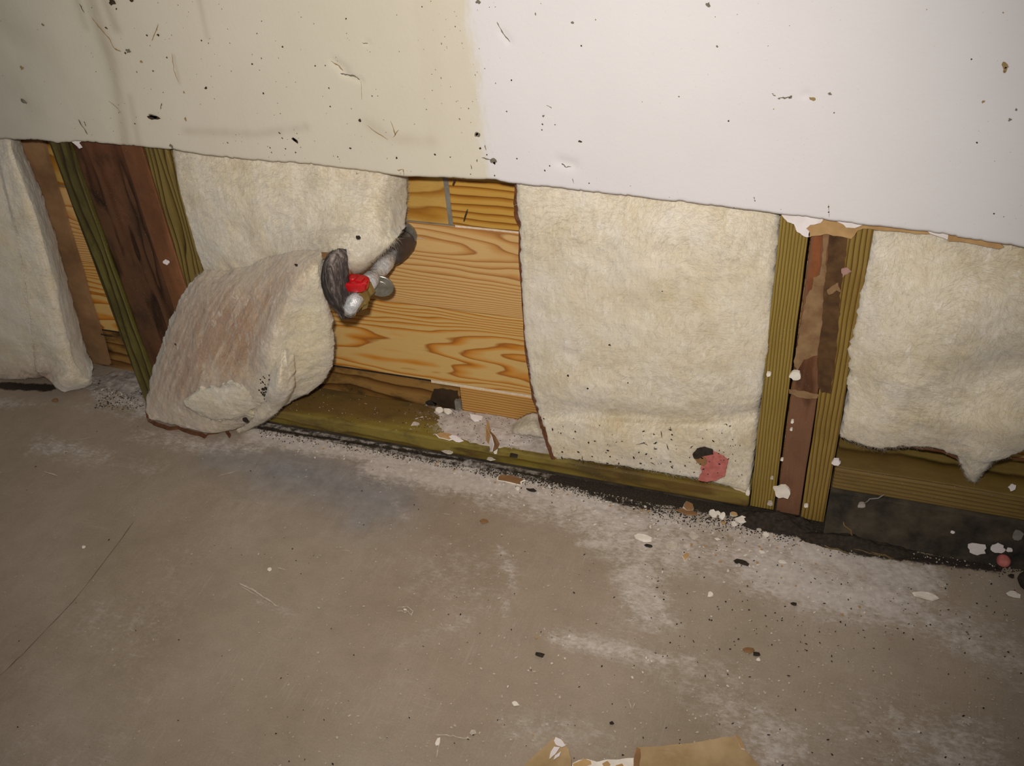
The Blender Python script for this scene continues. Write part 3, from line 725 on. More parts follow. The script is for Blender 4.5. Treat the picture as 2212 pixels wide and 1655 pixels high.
m_mid = wood('brown_between', srgb(122, 84, 60), srgb(108, 70, 48), srgb(84, 52, 34), 'z', F=10, A=2., sx=3, sz=20, seed=4.7, dirt=.3, dirtcol=(84, 54, 36), blotc=srgb(138, 80, 46), blota=.35)
stud('wall_stud', -1.0705, -1.037, YF, 0, ZT, m_o1, 'narrow dark olive stud at left, next to the dark brown board', seed=11)
stud('wall_stud', -1.0355, -.948, YF + .006, 0, ZT, m_d1, 'wide dark brown weathered board nailed flat between left studs', 'board', .05, 12, rough=.0018)
stud('wall_stud', -.9465, -.911, YF, 0, ZT, m_d2, 'reddish brown stud left of the sagging insulation, beside the wide dark board', seed=13)
stud('wall_stud', -.9095, -.872, YF + .001, 0, ZT, m_o2, 'olive stud with dark grain lines, partly behind the sagging insulation', seed=14)
s_l = stud('wall_stud', -.0702, -.0385, YF, .010, ZT, m_o3, 'straight olive green stud touching the large flat insulation batt', seed=15)
s_m = stud('wall_stud', -.0355, -.0045, YF + .003, .006, ZT, m_mid, 'brown paper-covered stud between the two olive studs at right', seed=16, depth=.07)
s_r = stud('wall_stud', -.0030, .0275, YF, .004, ZT, m_o4, 'olive stud with notched edge beside the right-hand insulation', seed=17)
# paper remnants glued on the middle stud
def part_patch(name, pts, y, t, mat, par, seed, lab=None, rag=.0026):
    V, F = poly_patch(pts, y, t, rag, seed); o = mesh_obj(name, V, F, mat, par)
    if lab: o['label'] = lab
    return o
m_tan = plain('tan_paper', srgb(150, 120, 84), srgb(112, 80, 54), 40, .85, .2, .5, .002)
m_dkp = plain('dark_paper', srgb(98, 70, 42), srgb(62, 42, 26), 55, .85, .2, .6, .002)
m_org = plain('orange_wood', srgb(142, 82, 44), srgb(104, 60, 36), 34, .7)
part_patch('paper_remnant', [(1778, 500), (1790, 500), (1783, 570), (1788, 612), (1780, 640), (1776, 700), (1772, 765), (1755, 772), (1735, 778), (1722, 800), (1714, 790), (1722, 745), (1730, 700), (1742, 640), (1752, 625), (1758, 600), (1772, 592), (1776, 560)], YF + .0012, .0015, m_tan, s_m, 21, 'tan torn paper')
part_patch('paper_remnant', [(1760, 505), (1776, 505), (1772, 560), (1768, 592), (1755, 606), (1750, 635), (1744, 620), (1752, 560)], YF + .0016, .001, m_org, s_m, 22, 'orange bare patch')
part_patch('paper_remnant', [(1706, 842), (1725, 845), (1750, 850), (1768, 853), (1766, 860), (1740, 862), (1706, 850)], YF + .001, .0015, m_tan, s_m, 23, 'tan torn paper edge')
part_patch('paper_strip', [(1790, 495), (1832, 500), (1826, 560), (1814, 640), (1812, 700), (1804, 780), (1794, 850), (1776, 848), (1768, 838), (1765, 780), (1775, 700), (1778, 640), (1784, 600), (1788, 560)], YF - .0022, .0016, m_dkp, s_r, 24, 'dark brown paper strip')
part_patch('paper_strip', [(1786, 625), (1812, 612), (1816, 632), (1808, 628), (1790, 636)], YF - .0034, .001, m_tan, s_r, 25, 'tan torn edge')
part_patch('foam_flake', [(1818, 580), (1832, 580), (1840, 588), (1830, 592), (1820, 600)], YF - .003, .001, plain('pinkish_foam', srgb(168, 132, 120), srgb(140, 104, 92), 100), s_r, 26)

# bottom plates
m_pl = wood('olive_plate', srgb(134, 116, 50), srgb(116, 98, 34), srgb(88, 68, 22), 'x', yw=.2, F=18, A=3.0, sx=2.5, sz=24, seed=6.6, blotc=srgb(104, 78, 42), blota=.85, dirt=.8, dirtcol=(76, 62, 34), powder=(.050, .16))
m_pr = wood('olive_plate_raised', srgb(130, 110, 54), srgb(104, 84, 34), srgb(50, 38, 14), 'x', yw=.12, F=170, A=3.0, sx=2.0, sz=10, seed=12.6, blotc=srgb(110, 82, 46), blota=.5, dirt=.35, dirtcol=(84, 62, 34))
def plate(x0_, x1_, z0_, z1_, mat, label, seed):
    V, F = board_geo(x0_, x1_, YF, YS - .001, z0_, z1_, 60, 2, .0012, seed)
    V[:, 1] = np.clip(V[:, 1], YF - .0005, YS - .0006)
    o = mesh_obj('bottom_plate', V, F, mat, origin=((x0_ + x1_) / 2, YF, z0_)); bevel(o, .003, 2)
    return tag(o, label, 'plank')
pl_l = plate(-.870, -.0720, .007, .034, m_pl, 'long olive bottom plate on the floor under the open wall bay', 31)
pl_r = plate(.0295, .70, .0668, .104, m_pr, 'raised olive bottom plate at right, over the black footing', 32)
V, F = board_geo(-.868, -.074, YF + .004, YS - .002, .0005, .0068, 40, 1, .0006, 33)
tag(mesh_obj('sill_gasket', V, F, m_black, origin=(-.47, YF, 0)), 'thin black gasket strip squeezed under the long olive plate', 'gasket')
# black footing at right
nxf, nzf = 160, 26
V = []; F = []
for j in range(nzf):
    t = j / (nzf - 1)
    for i in range(nxf):
        x = .0290 + (.70 - .0290) * i / (nxf - 1)
        V.append((x, YF - .0015 - .018 * (1 - t) ** 1.4, .066 * t - .002))
V = np.array(V); V[:, 1] += .0030 * fbm(V, 34, 4, 41); V[:, 1] = np.minimum(V[:, 1], YF - .001)
for j in range(nzf - 1):
    for i in range(nxf - 1): a = j * nxf + i; F.append((a, a + 1, a + 1 + nxf, a + nxf))
n0 = len(V); V = list(map(tuple, V))
for i in range(nxf): V.append((V[(nzf - 1) * nxf + i][0], YS - .001, .064))
for i in range(nxf - 1): a = (nzf - 1) * nxf + i; F.append((a, a + 1, n0 + i + 1, n0 + i))
foot = mesh_obj('trim_1', V, F, m_black, smooth=True)
tag(foot, 'rough black footing below the raised plate at right', kind='structure')

# ------------------------------------------------------------------ insulation batts
b = thing('insulation_batt', (.13, .03, .12), 'cream glass wool batt at the far right, ragged bottom edge over the raised plate', 'insulation')
soft_slab('wool', [
    [(1892, 472, .02), (1965, 480, .02), (2040, 490, .02), (2115, 500, .02), (2190, 510, .02), (2290, 525, .02)],
    [(1887, 512, .017), (1965, 522, .013), (2040, 532, .013), (2115, 545, .013), (2190, 556, .014), (2290, 566, .014)],
    [(1868, 600, .012), (1950, 610, -.008), (2035, 620, -.014), (2115, 630, -.014), (2195, 640, -.010), (2290, 650, -.005)],
    [(1846, 700, .009), (1935, 708, -.018), (2030, 712, -.024), (2110, 722, -.022), (2200, 725, -.012), (2290, 735, 0)],
    [(1832, 790, .008), (1930, 800, -.018), (2025, 806, -.018), (2105, 808, -.004), (2190, 800, .006), (2290, 790, .004)],
    [(1836, 822, .008), (1925, 850, -.016), (2015, 860, -.016), (2100, 865, -.008), (2190, 850, -.018), (2290, 850, -.014)],
    [(1822, 900, .010), (1910, 910, -.010), (1995, 915, -.014), (2080, 925, -.018), (2180, 930, -.030), (2290, 930, -.02)],
    [(1813, 948, .012), (1888, 972, .004), (1965, 968, .002), (2035, 978, .000), (2110, 1004, -.012), (2175, 992, -.010), (2290, 1008, -.010)][:6],
], m_wool, b, (0, .055, 0), 130, 130, .0034, .010, 3, 2200, .004)
soft_slab('loose_tuft', [
    [(2062, 970, -.004), (2090, 975, -.012), (2125, 985, -.012), (2150, 990, -.006)],
    [(2076, 1000, 0), (2095, 1002, -.010), (2120, 1005, -.010), (2140, 1005, -.002)],
    [(2086, 1028, .004), (2098, 1030, -.004), (2110, 1030, -.004), (2122, 1024, .002)],
    [(2096, 1040, .006), (2101, 1042, .002), (2106, 1042, .002), (2112, 1036, .006)],
], m_wool, b, (0, .012, 0), 40, 40, .0020, .005, 5, 300, .003)
V, F = poly_patch([(1812, 940), (1850, 953), (1888, 969), (1925, 966), (1965, 967), (2035, 977), (2070, 994), (2110, 1002), (2170, 990), (2290, 1004), (2290, 990), (2110, 990), (1960, 955), (1880, 955)], .016, .001, .003, 5)
mesh_obj('kraft_facing', V, F, m_edge, b)['label'] = 'dark paper edge'

b = thing('insulation_batt', (-.25, .03, .03), 'large flat cream wool batt filling the bay left of the right studs', 'insulation')
C6 = (1, 0)
soft_slab('wool', [
    [(1106, 372, .02), (1222, 386, .02), (1338, 400, .02), (1455, 414, .02), (1572, 428, .02), (1688, 442, .02)],
    [(1113, 412, .017), (1228, 422, .013), (1340, 434, .012), (1452, 446, .012), (1568, 462, .013), (1681, 478, .018)],
    [(1120, 480, .014), (1230, 488, .004), (1342, 494, .001), (1455, 500, .001), (1570, 512, .004), (1678, 525, .016)],
    [(1123, 560, .014), (1230, 560, .002), (1345, 560, -.004), (1460, 566, -.003), (1570, 576, .000), (1672, 590, .014)],
    [(1130, 700, .014), (1238, 700, .002), (1350, 700, -.002), (1460, 705, -.004), (1565, 712, 0), (1664, 725, .012)],
    [(1142, 800, .014), (1245, 800, .003), (1352, 805, .000), (1458, 808, .000), (1560, 810, .002), (1652, 812, .010)],
    [(1153, 860, .014), (1252, 862, .005), (1355, 868, .003), (1460, 872, .003), (1556, 870, .005), (1642, 866, .012)],
    [(1163, 892, .019), (1262, 893, .016), (1362, 900, .014), (1462, 904, .014), (1552, 902, .016), (1637, 890, .018)],
    [(1169, 912, .012), (1268, 915, .005), (1368, 922, .003), (1468, 926, .003), (1555, 925, .005), (1635, 915, .012)],
    [(1180, 955, .011), (1283, 962, .003), (1383, 972, .000), (1480, 982, .000), (1558, 990, .003), (1627, 990, .012)],
    [(1194, 992, .009), (1300, 1005, .008), (1393, 1019, .008), (1482, 1034, .008), (1552, 1049, .009), (1616, 1068, .011)],
], m_wool, b, (0, .040, 0), 190, 200, .0030, .009, 23, 3800, .0022, yclamp=True, cap=False)
# blackened hole with rosy gunk, twigs and grit stuck on the lower strip of the batt
gk = MB()
def gpoly(mb, pts, y, t, m, seed, rag=.001):
    V, F = poly_patch(pts, y, t, rag, seed, 4); mb.add(V, F, m)
V, F = poly_patch([(1518, 985), (1540, 978), (1560, 985), (1572, 998), (1570, 1012), (1562, 1030), (1548, 1040), (1525, 1040), (1508, 1037), (1518, 1022), (1512, 1005)], -.0022, .003, .0030, 61); o = mesh_obj('putty_stain', V, F, m_pink, b); o['label'] = 'rosy putty stain'
V, F = poly_patch([(1496, 982), (1506, 971), (1522, 967), (1538, 974), (1540, 982), (1522, 985), (1508, 992), (1500, 992)], -.0030, .004, .0014, 62); mesh_obj('tear', V, F, m_crumb, b)['label'] = 'dark hole'
V, F = poly_patch([(1500, 990), (1514, 985), (1524, 990), (1528, 1002), (1520, 1008), (1506, 1000)], -.0028, .003, .001, 63); mesh_obj('tear', V, F, m_kraft2, b)['label'] = 'brown stained tear'
gr = MB(); rr = random.Random(5)
for k in range(120):
    px, py = rr.uniform(1190, 1610), rr.uniform(915, 1040)
    if py > 985 + (px - 1190) * .16: continue
    blot(gr, onY(px, py, -.001), rr.choice((.0004, .0006, .0010)), 'y', rr.uniform(1, 2.5), rr.uniform(0, 3), 0, k, .0014, 6, t=.0004)
for px, py, s in [(1317, 744, 2.2), (1227, 810, 2.4), (1270, 838, 2), (1243, 931, 2), (1175, 903, 1.5), (1357, 826, 1.3), (1431, 628, 1.2), (1384, 1000, 2), (1448, 996, 2), (1215, 975, 2.2), (1272, 955, 1.8)]:
    blot(gr, onY(px, py, -.004), s * .00055, 'y', 1.3, rr.uniform(0, 3), 0, int(px), .001, 8, t=.0005)
for a, c in [((1374, 960), (1396, 955)), ((1390, 955), (1400, 962)), ((1440, 958), (1445, 972)), ((1490, 968), (1498, 962)), ((1428, 930), (1430, 945)), ((1405, 998), (1416, 1004)), ((1258, 984), (1260, 1002)), ((1448, 920), (1452, 930))]:
    stroke(gr, wiggle(onY(*a, -.003), onY(*c, -.003), 4, .0004, int(a[0])), .0006, 'y', 0, int(a[1]), .001)
tag(gr.build('grit_and_dark_blot', m_crumb, b), kind='stuff')
# scorched kraft edge along its left side
V, F = poly_patch([(1112, 395), (1109, 440), (1111, 470), (1121, 490), (1120, 560), (1125, 620), (1130, 700), (1133, 760), (1140, 800), (1149, 860), (1160, 892), (1167, 925), (1190, 925), (1180, 880), (1160, 780), (1145, 600), (1135, 420)], .028, .001, .0012, 66)
mesh_obj('kraft_facing', V, F, m_edge, b)['label'] = 'dark brown paper edge'
V, F = poly_patch([(1168, 922), (1176, 950), (1184, 975), (1191, 993), (1199, 993), (1192, 940), (1185, 922)], .0106, .0010, .0010, 67)
mesh_obj('kraft_facing', V, F, m_edge, b)['label'] = 'dark brown paper edge'

b = thing('insulation_batt', (-.78, .0, .0), 'wool batt cut and folded down around the water valve, lower flap on the floor', 'insulation')
soft_slab('wool', [
    [(371, 296, .020), (450, 304, .02), (540, 314, .02), (640, 324, .02), (730, 334, .02), (820, 344, .02), (884, 352, .062)],
    [(376, 352, .018), (455, 358, .010), (545, 364, .009), (640, 372, .009), (730, 380, .009), (822, 392, .012), (882, 396, .060)],
    [(385, 430, .020), (460, 430, .002), (550, 430, -.004), (640, 430, -.008), (725, 434, -.012), (818, 440, -.008), (882, 445, .055)],
    [(405, 510, .020), (472, 505, .000), (560, 498, -.008), (645, 488, -.018), (735, 484, -.032), (818, 490, -.030), (877, 488, .030)],
    [(425, 565, .020), (490, 556, .000), (572, 544, -.010), (655, 522, -.030), (738, 508, -.052), (805, 518, -.044), (864, 516, -.016)],
    [(443, 598, .020), (502, 588, .006), (582, 570, -.008), (660, 546, -.030), (728, 545, -.062), (782, 548, -.056), (832, 548, -.034)],
    [(450, 615, .022), (512, 606, .012), (592, 592, .002), (668, 572, -.020), (746, 576, -.058), (776, 578, -.056), (800, 572, -.042)],
    [(454, 628, .024), (520, 618, .016), (600, 606, .008), (680, 592, -.012), (752, 590, -.052), (768, 591, -.050), (786, 586, -.040)],
], m_wool, b, (-.012, .018, 0), 170, 140, .0034, .012, 43, 3600, .003, edgefib=700)
flap = soft_slab('folded_flap', [
    [(430, 596, .010, .5), (505, 578, .004, .4), (565, 560, -.004, .35), (622, 541, -.014, .35), (668, 530, -.020, .3), (692, 534, -.036, .1), (700, 548, -.050, 0)],
    [(402, 642, -.004, .7), (470, 630, -.034, .7), (535, 618, -.048, .7), (596, 602, -.064, .8), (648, 588, -.084, .5), (682, 596, -.082, 0), (700, 622, -.066, 0)],
    [(374, 702, -.006, .8), (445, 695, -.042, .95), (508, 688, -.058, .95), (562, 682, -.072, .95), (606, 680, -.094, .35), (658, 688, -.070, -.3), (719, 692, -.044, 0)],
    [(350, 770, -.008, .7), (415, 768, -.046, 1.1), (480, 765, -.064, 1), (538, 765, -.074, .95), (588, 768, -.096, .15), (650, 768, -.056, -.3), (723, 762, -.026, 0)],
    [(326, 838, -.008, .6), (394, 842, -.044, .85), (460, 846, -.062, .5), (528, 850, -.066, .4), (584, 842, -.078, 0), (650, 820, -.036, -.2), (717, 800, -.012, 0)],
    [(316, 886, -.010, .5), (384, 903, -.038, .5), (450, 913, -.048, .3), (515, 908, -.044, .2), (572, 888, -.040, 0), (635, 858, -.018, 0), (696, 832, -.003, 0)],
    [(322, 908, 'f', .6), (382, 924, 'f', .6), (444, 937, 'f', .4), (500, 931, 'f', .3), (548, 912, -.012, .1), (600, 880, .000, 0), (655, 850, .004, 0)],
], m_wool, b, (-.035, .045, .0), 170, 170, .0032, .012, 53, 3600, .003, zmin=.002, flow=1.5, yclamp=True)
flap['label'] = 'brownish folded lower flap'
tl = soft_slab('loose_strip', [
    [(598, 752, -.078), (610, 748, -.084), (622, 756, -.076)],
    [(586, 795, -.088), (606, 793, -.100), (626, 800, -.084)],
    [(577, 842, -.088), (600, 842, -.104), (624, 852, -.082)],
    [(560, 872, -.058), (582, 880, -.067), (602, 886, -.052)],
    [(545, 903, -.050), (562, 908, -.058), (576, 910, -.044)],
    [(520, 926, 'f'), (530, 930, 'f'), (540, 926, 'f')],
    [(508, 931, 'f'), (514, 935, 'f'), (520, 932, 'f')],
], m_wool, b, (0, .008, 0), 40, 110, .0022, .006, 63, 500, .002, zmin=.002)
tl['label'] = 'pale curled strip'
tp = soft_slab('torn_patch', [
    [(430, 842, -.063, -.03), (470, 832, -.0685, -.03), (505, 826, -.0715, -.03), (548, 846, -.0685, -.03)],
    [(398, 872, -.064, -.03), (465, 860, -.0695, -.03), (512, 862, -.0725, -.03), (560, 856, -.068, -.03)],
    [(422, 890, -.058, -.03), (462, 892, -.063, -.03), (508, 892, -.063, -.03), (545, 890, -.056, -.03)],
    [(436, 904, -.050, -.03), (465, 908, -.054, -.03), (505, 906, -.054, -.03), (530, 898, -.048, -.03)],
], m_wool, b, (0, .010, 0), 60, 50, .0036, .004, 73, 500, .009)
tp['label'] = 'pale torn patch of wool'
# burnt-looking kraft edge under the flap
def ribbon(name, pts, w, mat, par, seed, t=.0012):
    W = [onZ(a, b_, .003) for a, b_ in pts]; P = []
    for a, c in zip(W[:-1], W[1:]):
        for k in range(8): P.append(a + (c - a) * k / 8)
    P.append(W[-1]); P = np.array(P); P[:, 1] += .0012 * fbm(P, 150, 3, seed); P[:, 0] += .001 * fbm(P, 150, 3, seed + 4)
    n = len(P); V = []
    for k in range(n):
        V += [P[k] + (0, -w, -.0022), P[k] + (0, w * 4, 0), P[k] + (0, w * 4, t), P[k] + (0, -w, t - .0004)]
    F = []
    for k in range(n - 1):
        for q in range(4): F.append((4 * k + q, 4 * k + (q + 1) % 4, 4 * k + 4 + (q + 1) % 4, 4 * k + 4 + q))
    F += [(3, 2, 1, 0), (4 * n - 4, 4 * n - 3, 4 * n - 2, 4 * n - 1)]
    return mesh_obj(name, V, F, mat, par)
ribbon('kraft_facing', [(314, 888), (320, 908), (334, 917), (350, 922), (364, 927), (385, 925), (410, 935), (430, 939), (442, 944), (450, 936), (470, 934), (486, 929), (493, 940), (496, 944)], .0012, m_edge, b, 71)['label'] = 'dark brown paper edge'
gr = MB(); rr = random.Random(8)
for k in range(46):
    px, py = rr.gauss(574, 6), rr.gauss(838, 11)
    blot(gr, onY(px, py, -.096 + (py - 800) * .0003), rr.choice((.0005, .0008, .0012)), 'y', rr.uniform(1, 2), rr.uniform(0, 3), 0, k, .001, 6, t=.0008)
for px, py, s, y in [(532, 906, 8, -.052), (641, 571, 3.2, -.080), (380, 742, 2, -.04), (775, 512, 4.5, -.062)]:  # dark blots painted in for the shade inside small holes in the wool
    blot(gr, onY(px, py, y), s * .00055, 'y', 1.1, rr.uniform(0, 3), 0, int(px), .001, 8, t=.0012)
tag(gr.build('grit_and_dark_blot', m_crumb, b), kind='stuff')

b = thing('insulation_batt', (-1.3, .02, .0), 'greyish wool batt at the far left edge, bottom dragging on the floor', 'insulation')
soft_slab('wool', [
    [(-460, 268, .021), (-60, 272, .02), (-15, 276, .02), (20, 280, .02), (44, 284, .06)],
    [(-460, 320, .016), (-55, 322, .014), (-8, 324, .014), (28, 328, .014), (52, 332, .058)],
    [(-460, 400, .008), (-40, 400, .002), (12, 402, .000), (56, 404, .004), (84, 406, .056)],
    [(-460, 500, .004), (-25, 500, -.010), (40, 502, -.010), (90, 505, -.002), (117, 507, .054)],
    [(-460, 640, .002), (-10, 640, -.014), (66, 642, -.014), (124, 645, -.004), (156, 648, .052)],
    [(-460, 740, .002), (0, 740, -.012), (80, 744, -.012), (142, 748, -.006), (186, 755, .045)],
    [(-460, 790, .002, .2), (5, 790, -.006, .3), (84, 794, -.004, .5), (150, 798, -.012, 0), (200, 800, .03)],
    [(-460, 820, .004, .5), (8, 815, .000, .7), (92, 806, .002, 1.), (140, 825, -.018, 0), (200, 825, .012)],
    [(-460, 832, .004, .5), (12, 824, .002, .7), (94, 818, .000, 1.), (136, 848, 'f', 0), (194, 836, 'f')],
], m_wool, b, (-.02, .02, 0), 110, 150, .0034, .012, 83, 2200, .003, zmin=.002)
xa, xb = onY(62, 310, .085)[0], onY(104, 310, .085)[0]
V, F = board_geo(xa - .05, xb - .002, .080, .0868, .012, .60, 3, 40, .003, 84)
V[:, 1] = np.minimum(V[:, 1], .0868); V[:, 0] += (V[:, 2] - .425) * .0926 - .003
mesh_obj('kraft_facing', V, F, plain('old_kraft', srgb(158, 122, 86), srgb(122, 92, 62), 20, .8), b)['label'] = 'brown paper facing strip'

# ------------------------------------------------------------------ water valve
def metal(name, c, rough=.3, bump=.4, scale=120, bd=.0008, met=1.):
    M = Mat(name, rough, .5); M.b.inputs['Metallic'].default_value = met
    n = M.noise(scale, 4, .6); M.bump(n, bump, bd)
    M.put(M.b.inputs['Roughness'], M.ramp(n, [(.3, rough * .6), (.7, rough * 1.5)]))
    return M.col(M.ramp(n, [(.3, tuple(v * .6 for v in c[:3]) + (1,)), (.7, c)]))
m_steel = metal('wet_galvanised', srgb(224, 222, 220), .24, .9, 190, .0024, .25)
m_brass = metal('old_brass', srgb(172, 148, 88), .34, .4, 120, .0008, .55)
m_red = Mat('red_enamel', .14, .8).col(srgb(186, 20, 26))
m_rub = metal('dark_sleeve', srgb(74, 62, 56), .45, .5, 90, .001, .1)
m_disc = metal('dull_zinc', srgb(168, 164, 150), .42, .2, 80, .0005, .7)
p0 = onY(876, 518, YS)
AX, AZ = p0[0], p0[2]
vt = thing('water_valve', (AX, YS, AZ), 'shut-off valve with red handle on a silver pipe poking out between the insulation', 'valve')
q = MB(); tube(q, [(AX, YS - .0005, AZ), (AX, .078, AZ), (AX, .06, AZ), (AX, .045, AZ), (AX, .036, AZ)], [.0170, .0185, .0175, .0150, .0115], 32); q.build('pipe_collar', m_rub, vt, smooth=True)['label'] = 'dark flared collar against the siding'
q = MB(); tube(q, [(AX + .001, YS - .0008, AZ + .010), (AX + .001, YS - .005, AZ + .010)], [.0185, .0185], 32); q.build('wall_flange', m_disc, vt)
q = MB(); tube(q, [(AX, .05, AZ), (AX, .028, AZ), (AX, .025, AZ), (AX, .006, AZ), (AX, .003, AZ), (AX, -.018, AZ), (AX, -.02, AZ), (AX, -.045, AZ)],
               [.0100, .0100, .0118, .0118, .0100, .0100, .0120, .0115], 28); q.build('pipe', m_steel, vt, smooth=True)
def disc(mb, c, nrm, r, t, rim=0.):
    c = Vector(c); n = Vector(nrm).normalized()
    tube(mb, [c - n * t, c - n * t * .6, c + n * t * .6, c + n * t], [r * .96, r, r, r * .96], 36)
    if rim: tube(mb, [c + n * t * .9, c + n * t * 1.4], [r * .55, r * .5], 28)
pc = onY(822, 618, -.012)
q = MB(); disc(q, pc, (.25, -1, -.15), .0175, .0016, 1); q.build('washer', m_disc, vt)['label'] = 'round zinc washer'
pb = np.array([AX, -.060, AZ]) + np.array([0, 0, -.004])
# brass body: barrel along the pipe, hexagon ends, bonnet on top
q = MB(); tube(q, [(AX, -.040, AZ - .002), (AX, -.047, AZ - .002), (AX, -.049, AZ - .003), (AX, -.058, AZ - .004), (AX, -.068, AZ - .004), (AX, -.071, AZ - .004), (AX, -.080, AZ - .004)],
               [.0145, .0145, .0110, .0150, .0150, .0130, .0130], 6); q.build('valve_body', m_brass, vt)
q = MB(); tube(q, [(AX, -.058, AZ), (AX, -.058, AZ + .012), (AX, -.058, AZ + .014), (AX, -.058, AZ + .021)], [.0095, .0095, .0065, .0060], 20); q.build('valve_bonnet', m_brass, vt, smooth=False)
ph = onY(762, 606, -.068)
q = MB()
for (w0, w1, z0_, z1_) in ((.0185, .0215, -.010, .0005), (.0215, .0195, .0005, .0026)):
    n = 28; V = []
    for (w, z) in ((w0, z0_), (w1, z1_)):
        for k in range(n):
            a = 2 * math.pi * k / n; c, s = math.cos(a), math.sin(a)
            V.append((ph[0] + w * 1.02 * math.copysign(abs(c) ** .6, c), ph[1] + w * .62 * math.copysign(abs(s) ** .8, s), ph[2] + z))
    q.add(V, [tuple(range(n - 1, -1, -1)), tuple(range(n, 2 * n))] + [(k, (k + 1) % n, (k + 1) % n + n, k + n) for k in range(n)])
tube(q, [(ph[0], ph[1], ph[2] + .002), (ph[0], ph[1], ph[2] + .0050)], [.0055, .005], 20)
for s in (-1, 1):
    V, F = board_geo(ph[0] + s * .011 - .0042, ph[0] + s * .011 + .0042, ph[1] - .006, ph[1] + .006, ph[2] + .0018, ph[2] + .0048, 1, 1); q.add(V, F)
h = q.build('handle', m_red, vt); h['label'] = 'red handle'; bevel(h, .0008, 2)
# silver outlet elbow going down and left
e0 = onY(775, 640, -.074); e1 = onY(764, 652, -.082); e2 = onY(757, 664, -.085); e3 = onY(756, 676, -.082)
q = MB(); tube(q, [e0, e1, e2, e3], [.0085, .0096, .0090, .0078], 24); q.build('outlet_elbow', m_steel, vt, smooth=True)
e = onY(783, 655, -.060)
q = MB(); tube(q, [e + np.array([0, 0, .010]), e, e + np.array([0, 0, -.006])], [.0080, .0080, .0065], 6); q.build('drain_cap', m_brass, vt)

# ---- fuzzy grey half sleeve hanging round the valve
Mf = Mat('felted_grey_wrap', .85, .3)
nf = Mf.noise(30, 6, .7, Mf.map((4, 4, .6), rot=(0, .15, 0)), dist=.6)
Mf.bump(nf, .8, .003); m_felt = Mf.col(Mf.ramp(nf, [(.34, srgb(28, 22, 22)), (.5, srgb(74, 64, 60)), (.66, srgb(150, 136, 128))]))
sw = thing('pipe_wrap', onY(720, 610, -.08), 'curved dark grey felted pipe wrap hanging left of the red valve handle', 'pipe wrap')
soft_slab('wrap_shell', [
    [(712, 545, -.072), (722, 542, -.078), (734, 544, -.076)],
    [(700, 562, -.080), (715, 556, -.088), (736, 562, -.082)],
    [(693, 592, -.084), (712, 590, -.098), (738, 592, -.084)],
    [(694, 622, -.084), (716, 625, -.100), (742, 628, -.084)],
    [(706, 650, -.080), (728, 655, -.096), (746, 656, -.084)],
    [(722, 670, -.078), (738, 674, -.090), (752, 662, -.088)],
    [(732, 685, -.074), (746, 684, -.082), (764, 668, -.086)],
    [(740, 690, -.070), (750, 688, -.076), (770, 672, -.080)],
], m_felt, sw, (.004, .006, 0), 50, 90, .0012, .003, 91, 250, .001, edgefib=150, fiblen=.006)
V, F = poly_patch([(694, 545), (708, 546), (735, 548), (745, 552), (748, 570), (757, 592), (742, 600), (750, 650), (756, 665), (738, 690), (726, 680), (742, 620), (738, 590), (728, 560), (712, 556), (697, 560)], -.062, .0015, .001, 92)
mesh_obj('paper_liner', V, F, m_kraft2, sw)['label'] = 'tan inner paper'

# ------------------------------------------------------------------ powder and bits on the long plate
def heap(name, cx, cy, rx, ry, hgt, zb, mat, label, seed, cat, n=60, parent=None, clipy=None, fx=1.):
    V = []; F = []
    for j in range(n):
        for i in range(n):
            u, v = i / (n - 1) * 2 - 1, j / (n - 1) * 2 - 1
            V.append((cx + u * rx, cy + v * ry, 0))
    V = np.array(V); u = (V[:, 0] - cx) / rx; v = (V[:, 1] - cy) / ry
    rr_ = np.sqrt(u * u + v * v) + .50 * fbm(V * np.array([1, 1.6, 1]), 34, 4, seed)
    hh = np.clip(1 - rr_, 0, 1) ** .8 * hgt * (1 + .35 * fbm(V, 120, 3, seed + 3)) - .0006
    V[:, 2] = zb + hh
    if clipy is not None: V[:, 1] = np.clip(V[:, 1], clipy[0], clipy[1])
    keep = hh > -.0005
    for j in range(n - 1):
        for i in range(n - 1):
            q = (j * n + i, j * n + i + 1, (j + 1) * n + i + 1, (j + 1) * n + i)
            if any(keep[k] for k in q): F.append(q)
    used = sorted({k for f in F for k in f}); mp = {k: i for i, k in enumerate(used)}
    o = mesh_obj(name, V[used], [tuple(mp[k] for k in f) for f in F], mat, parent, origin=None if parent else (cx, cy, zb), smooth=True)
    return tag(o, label, cat, kind='stuff')
m_powder = plain('white_powder', srgb(208, 197, 188), srgb(168, 156, 146), 70, .95, .1, .5, .0012)
pc = onZ(1040, 945, .034)
heap('plaster_powder', pc[0] + .010, .054, .125, .040, .0040, .0338, m_powder, 'pale plaster powder spread over the long olive plate', 101, 'powder', 90, clipy=(YF + .003, YS - .001))
pz_ = onZ(250, 845, 0)
heap('plaster_powder', -1.135, .050, .075, .036, .006, .0004, m_greydust, 'grey crumbly dust heap between the left batt and the left studs', 102, 'powder', 80, clipy=(.005, YS - .001))
heap('plaster_powder', -.030, .004, .052, .026, .015, .0002, m_crumb, 'dark dirt heap at the feet of the right studs', 103, 'dirt', 80, clipy=(-.03, .0115))
heap('plaster_powder', .060, -.014, .085, .018, .014, .0002, m_crumb, 'dark soil ridge along the foot of the black footing', 104, 'dirt', 70, clipy=(-.03, .002))
t_ = thing('wool_tuft', onZ(1140, 935, .036), 'pinkish white wool tuft on the plate beside the large flat batt', 'insulation')
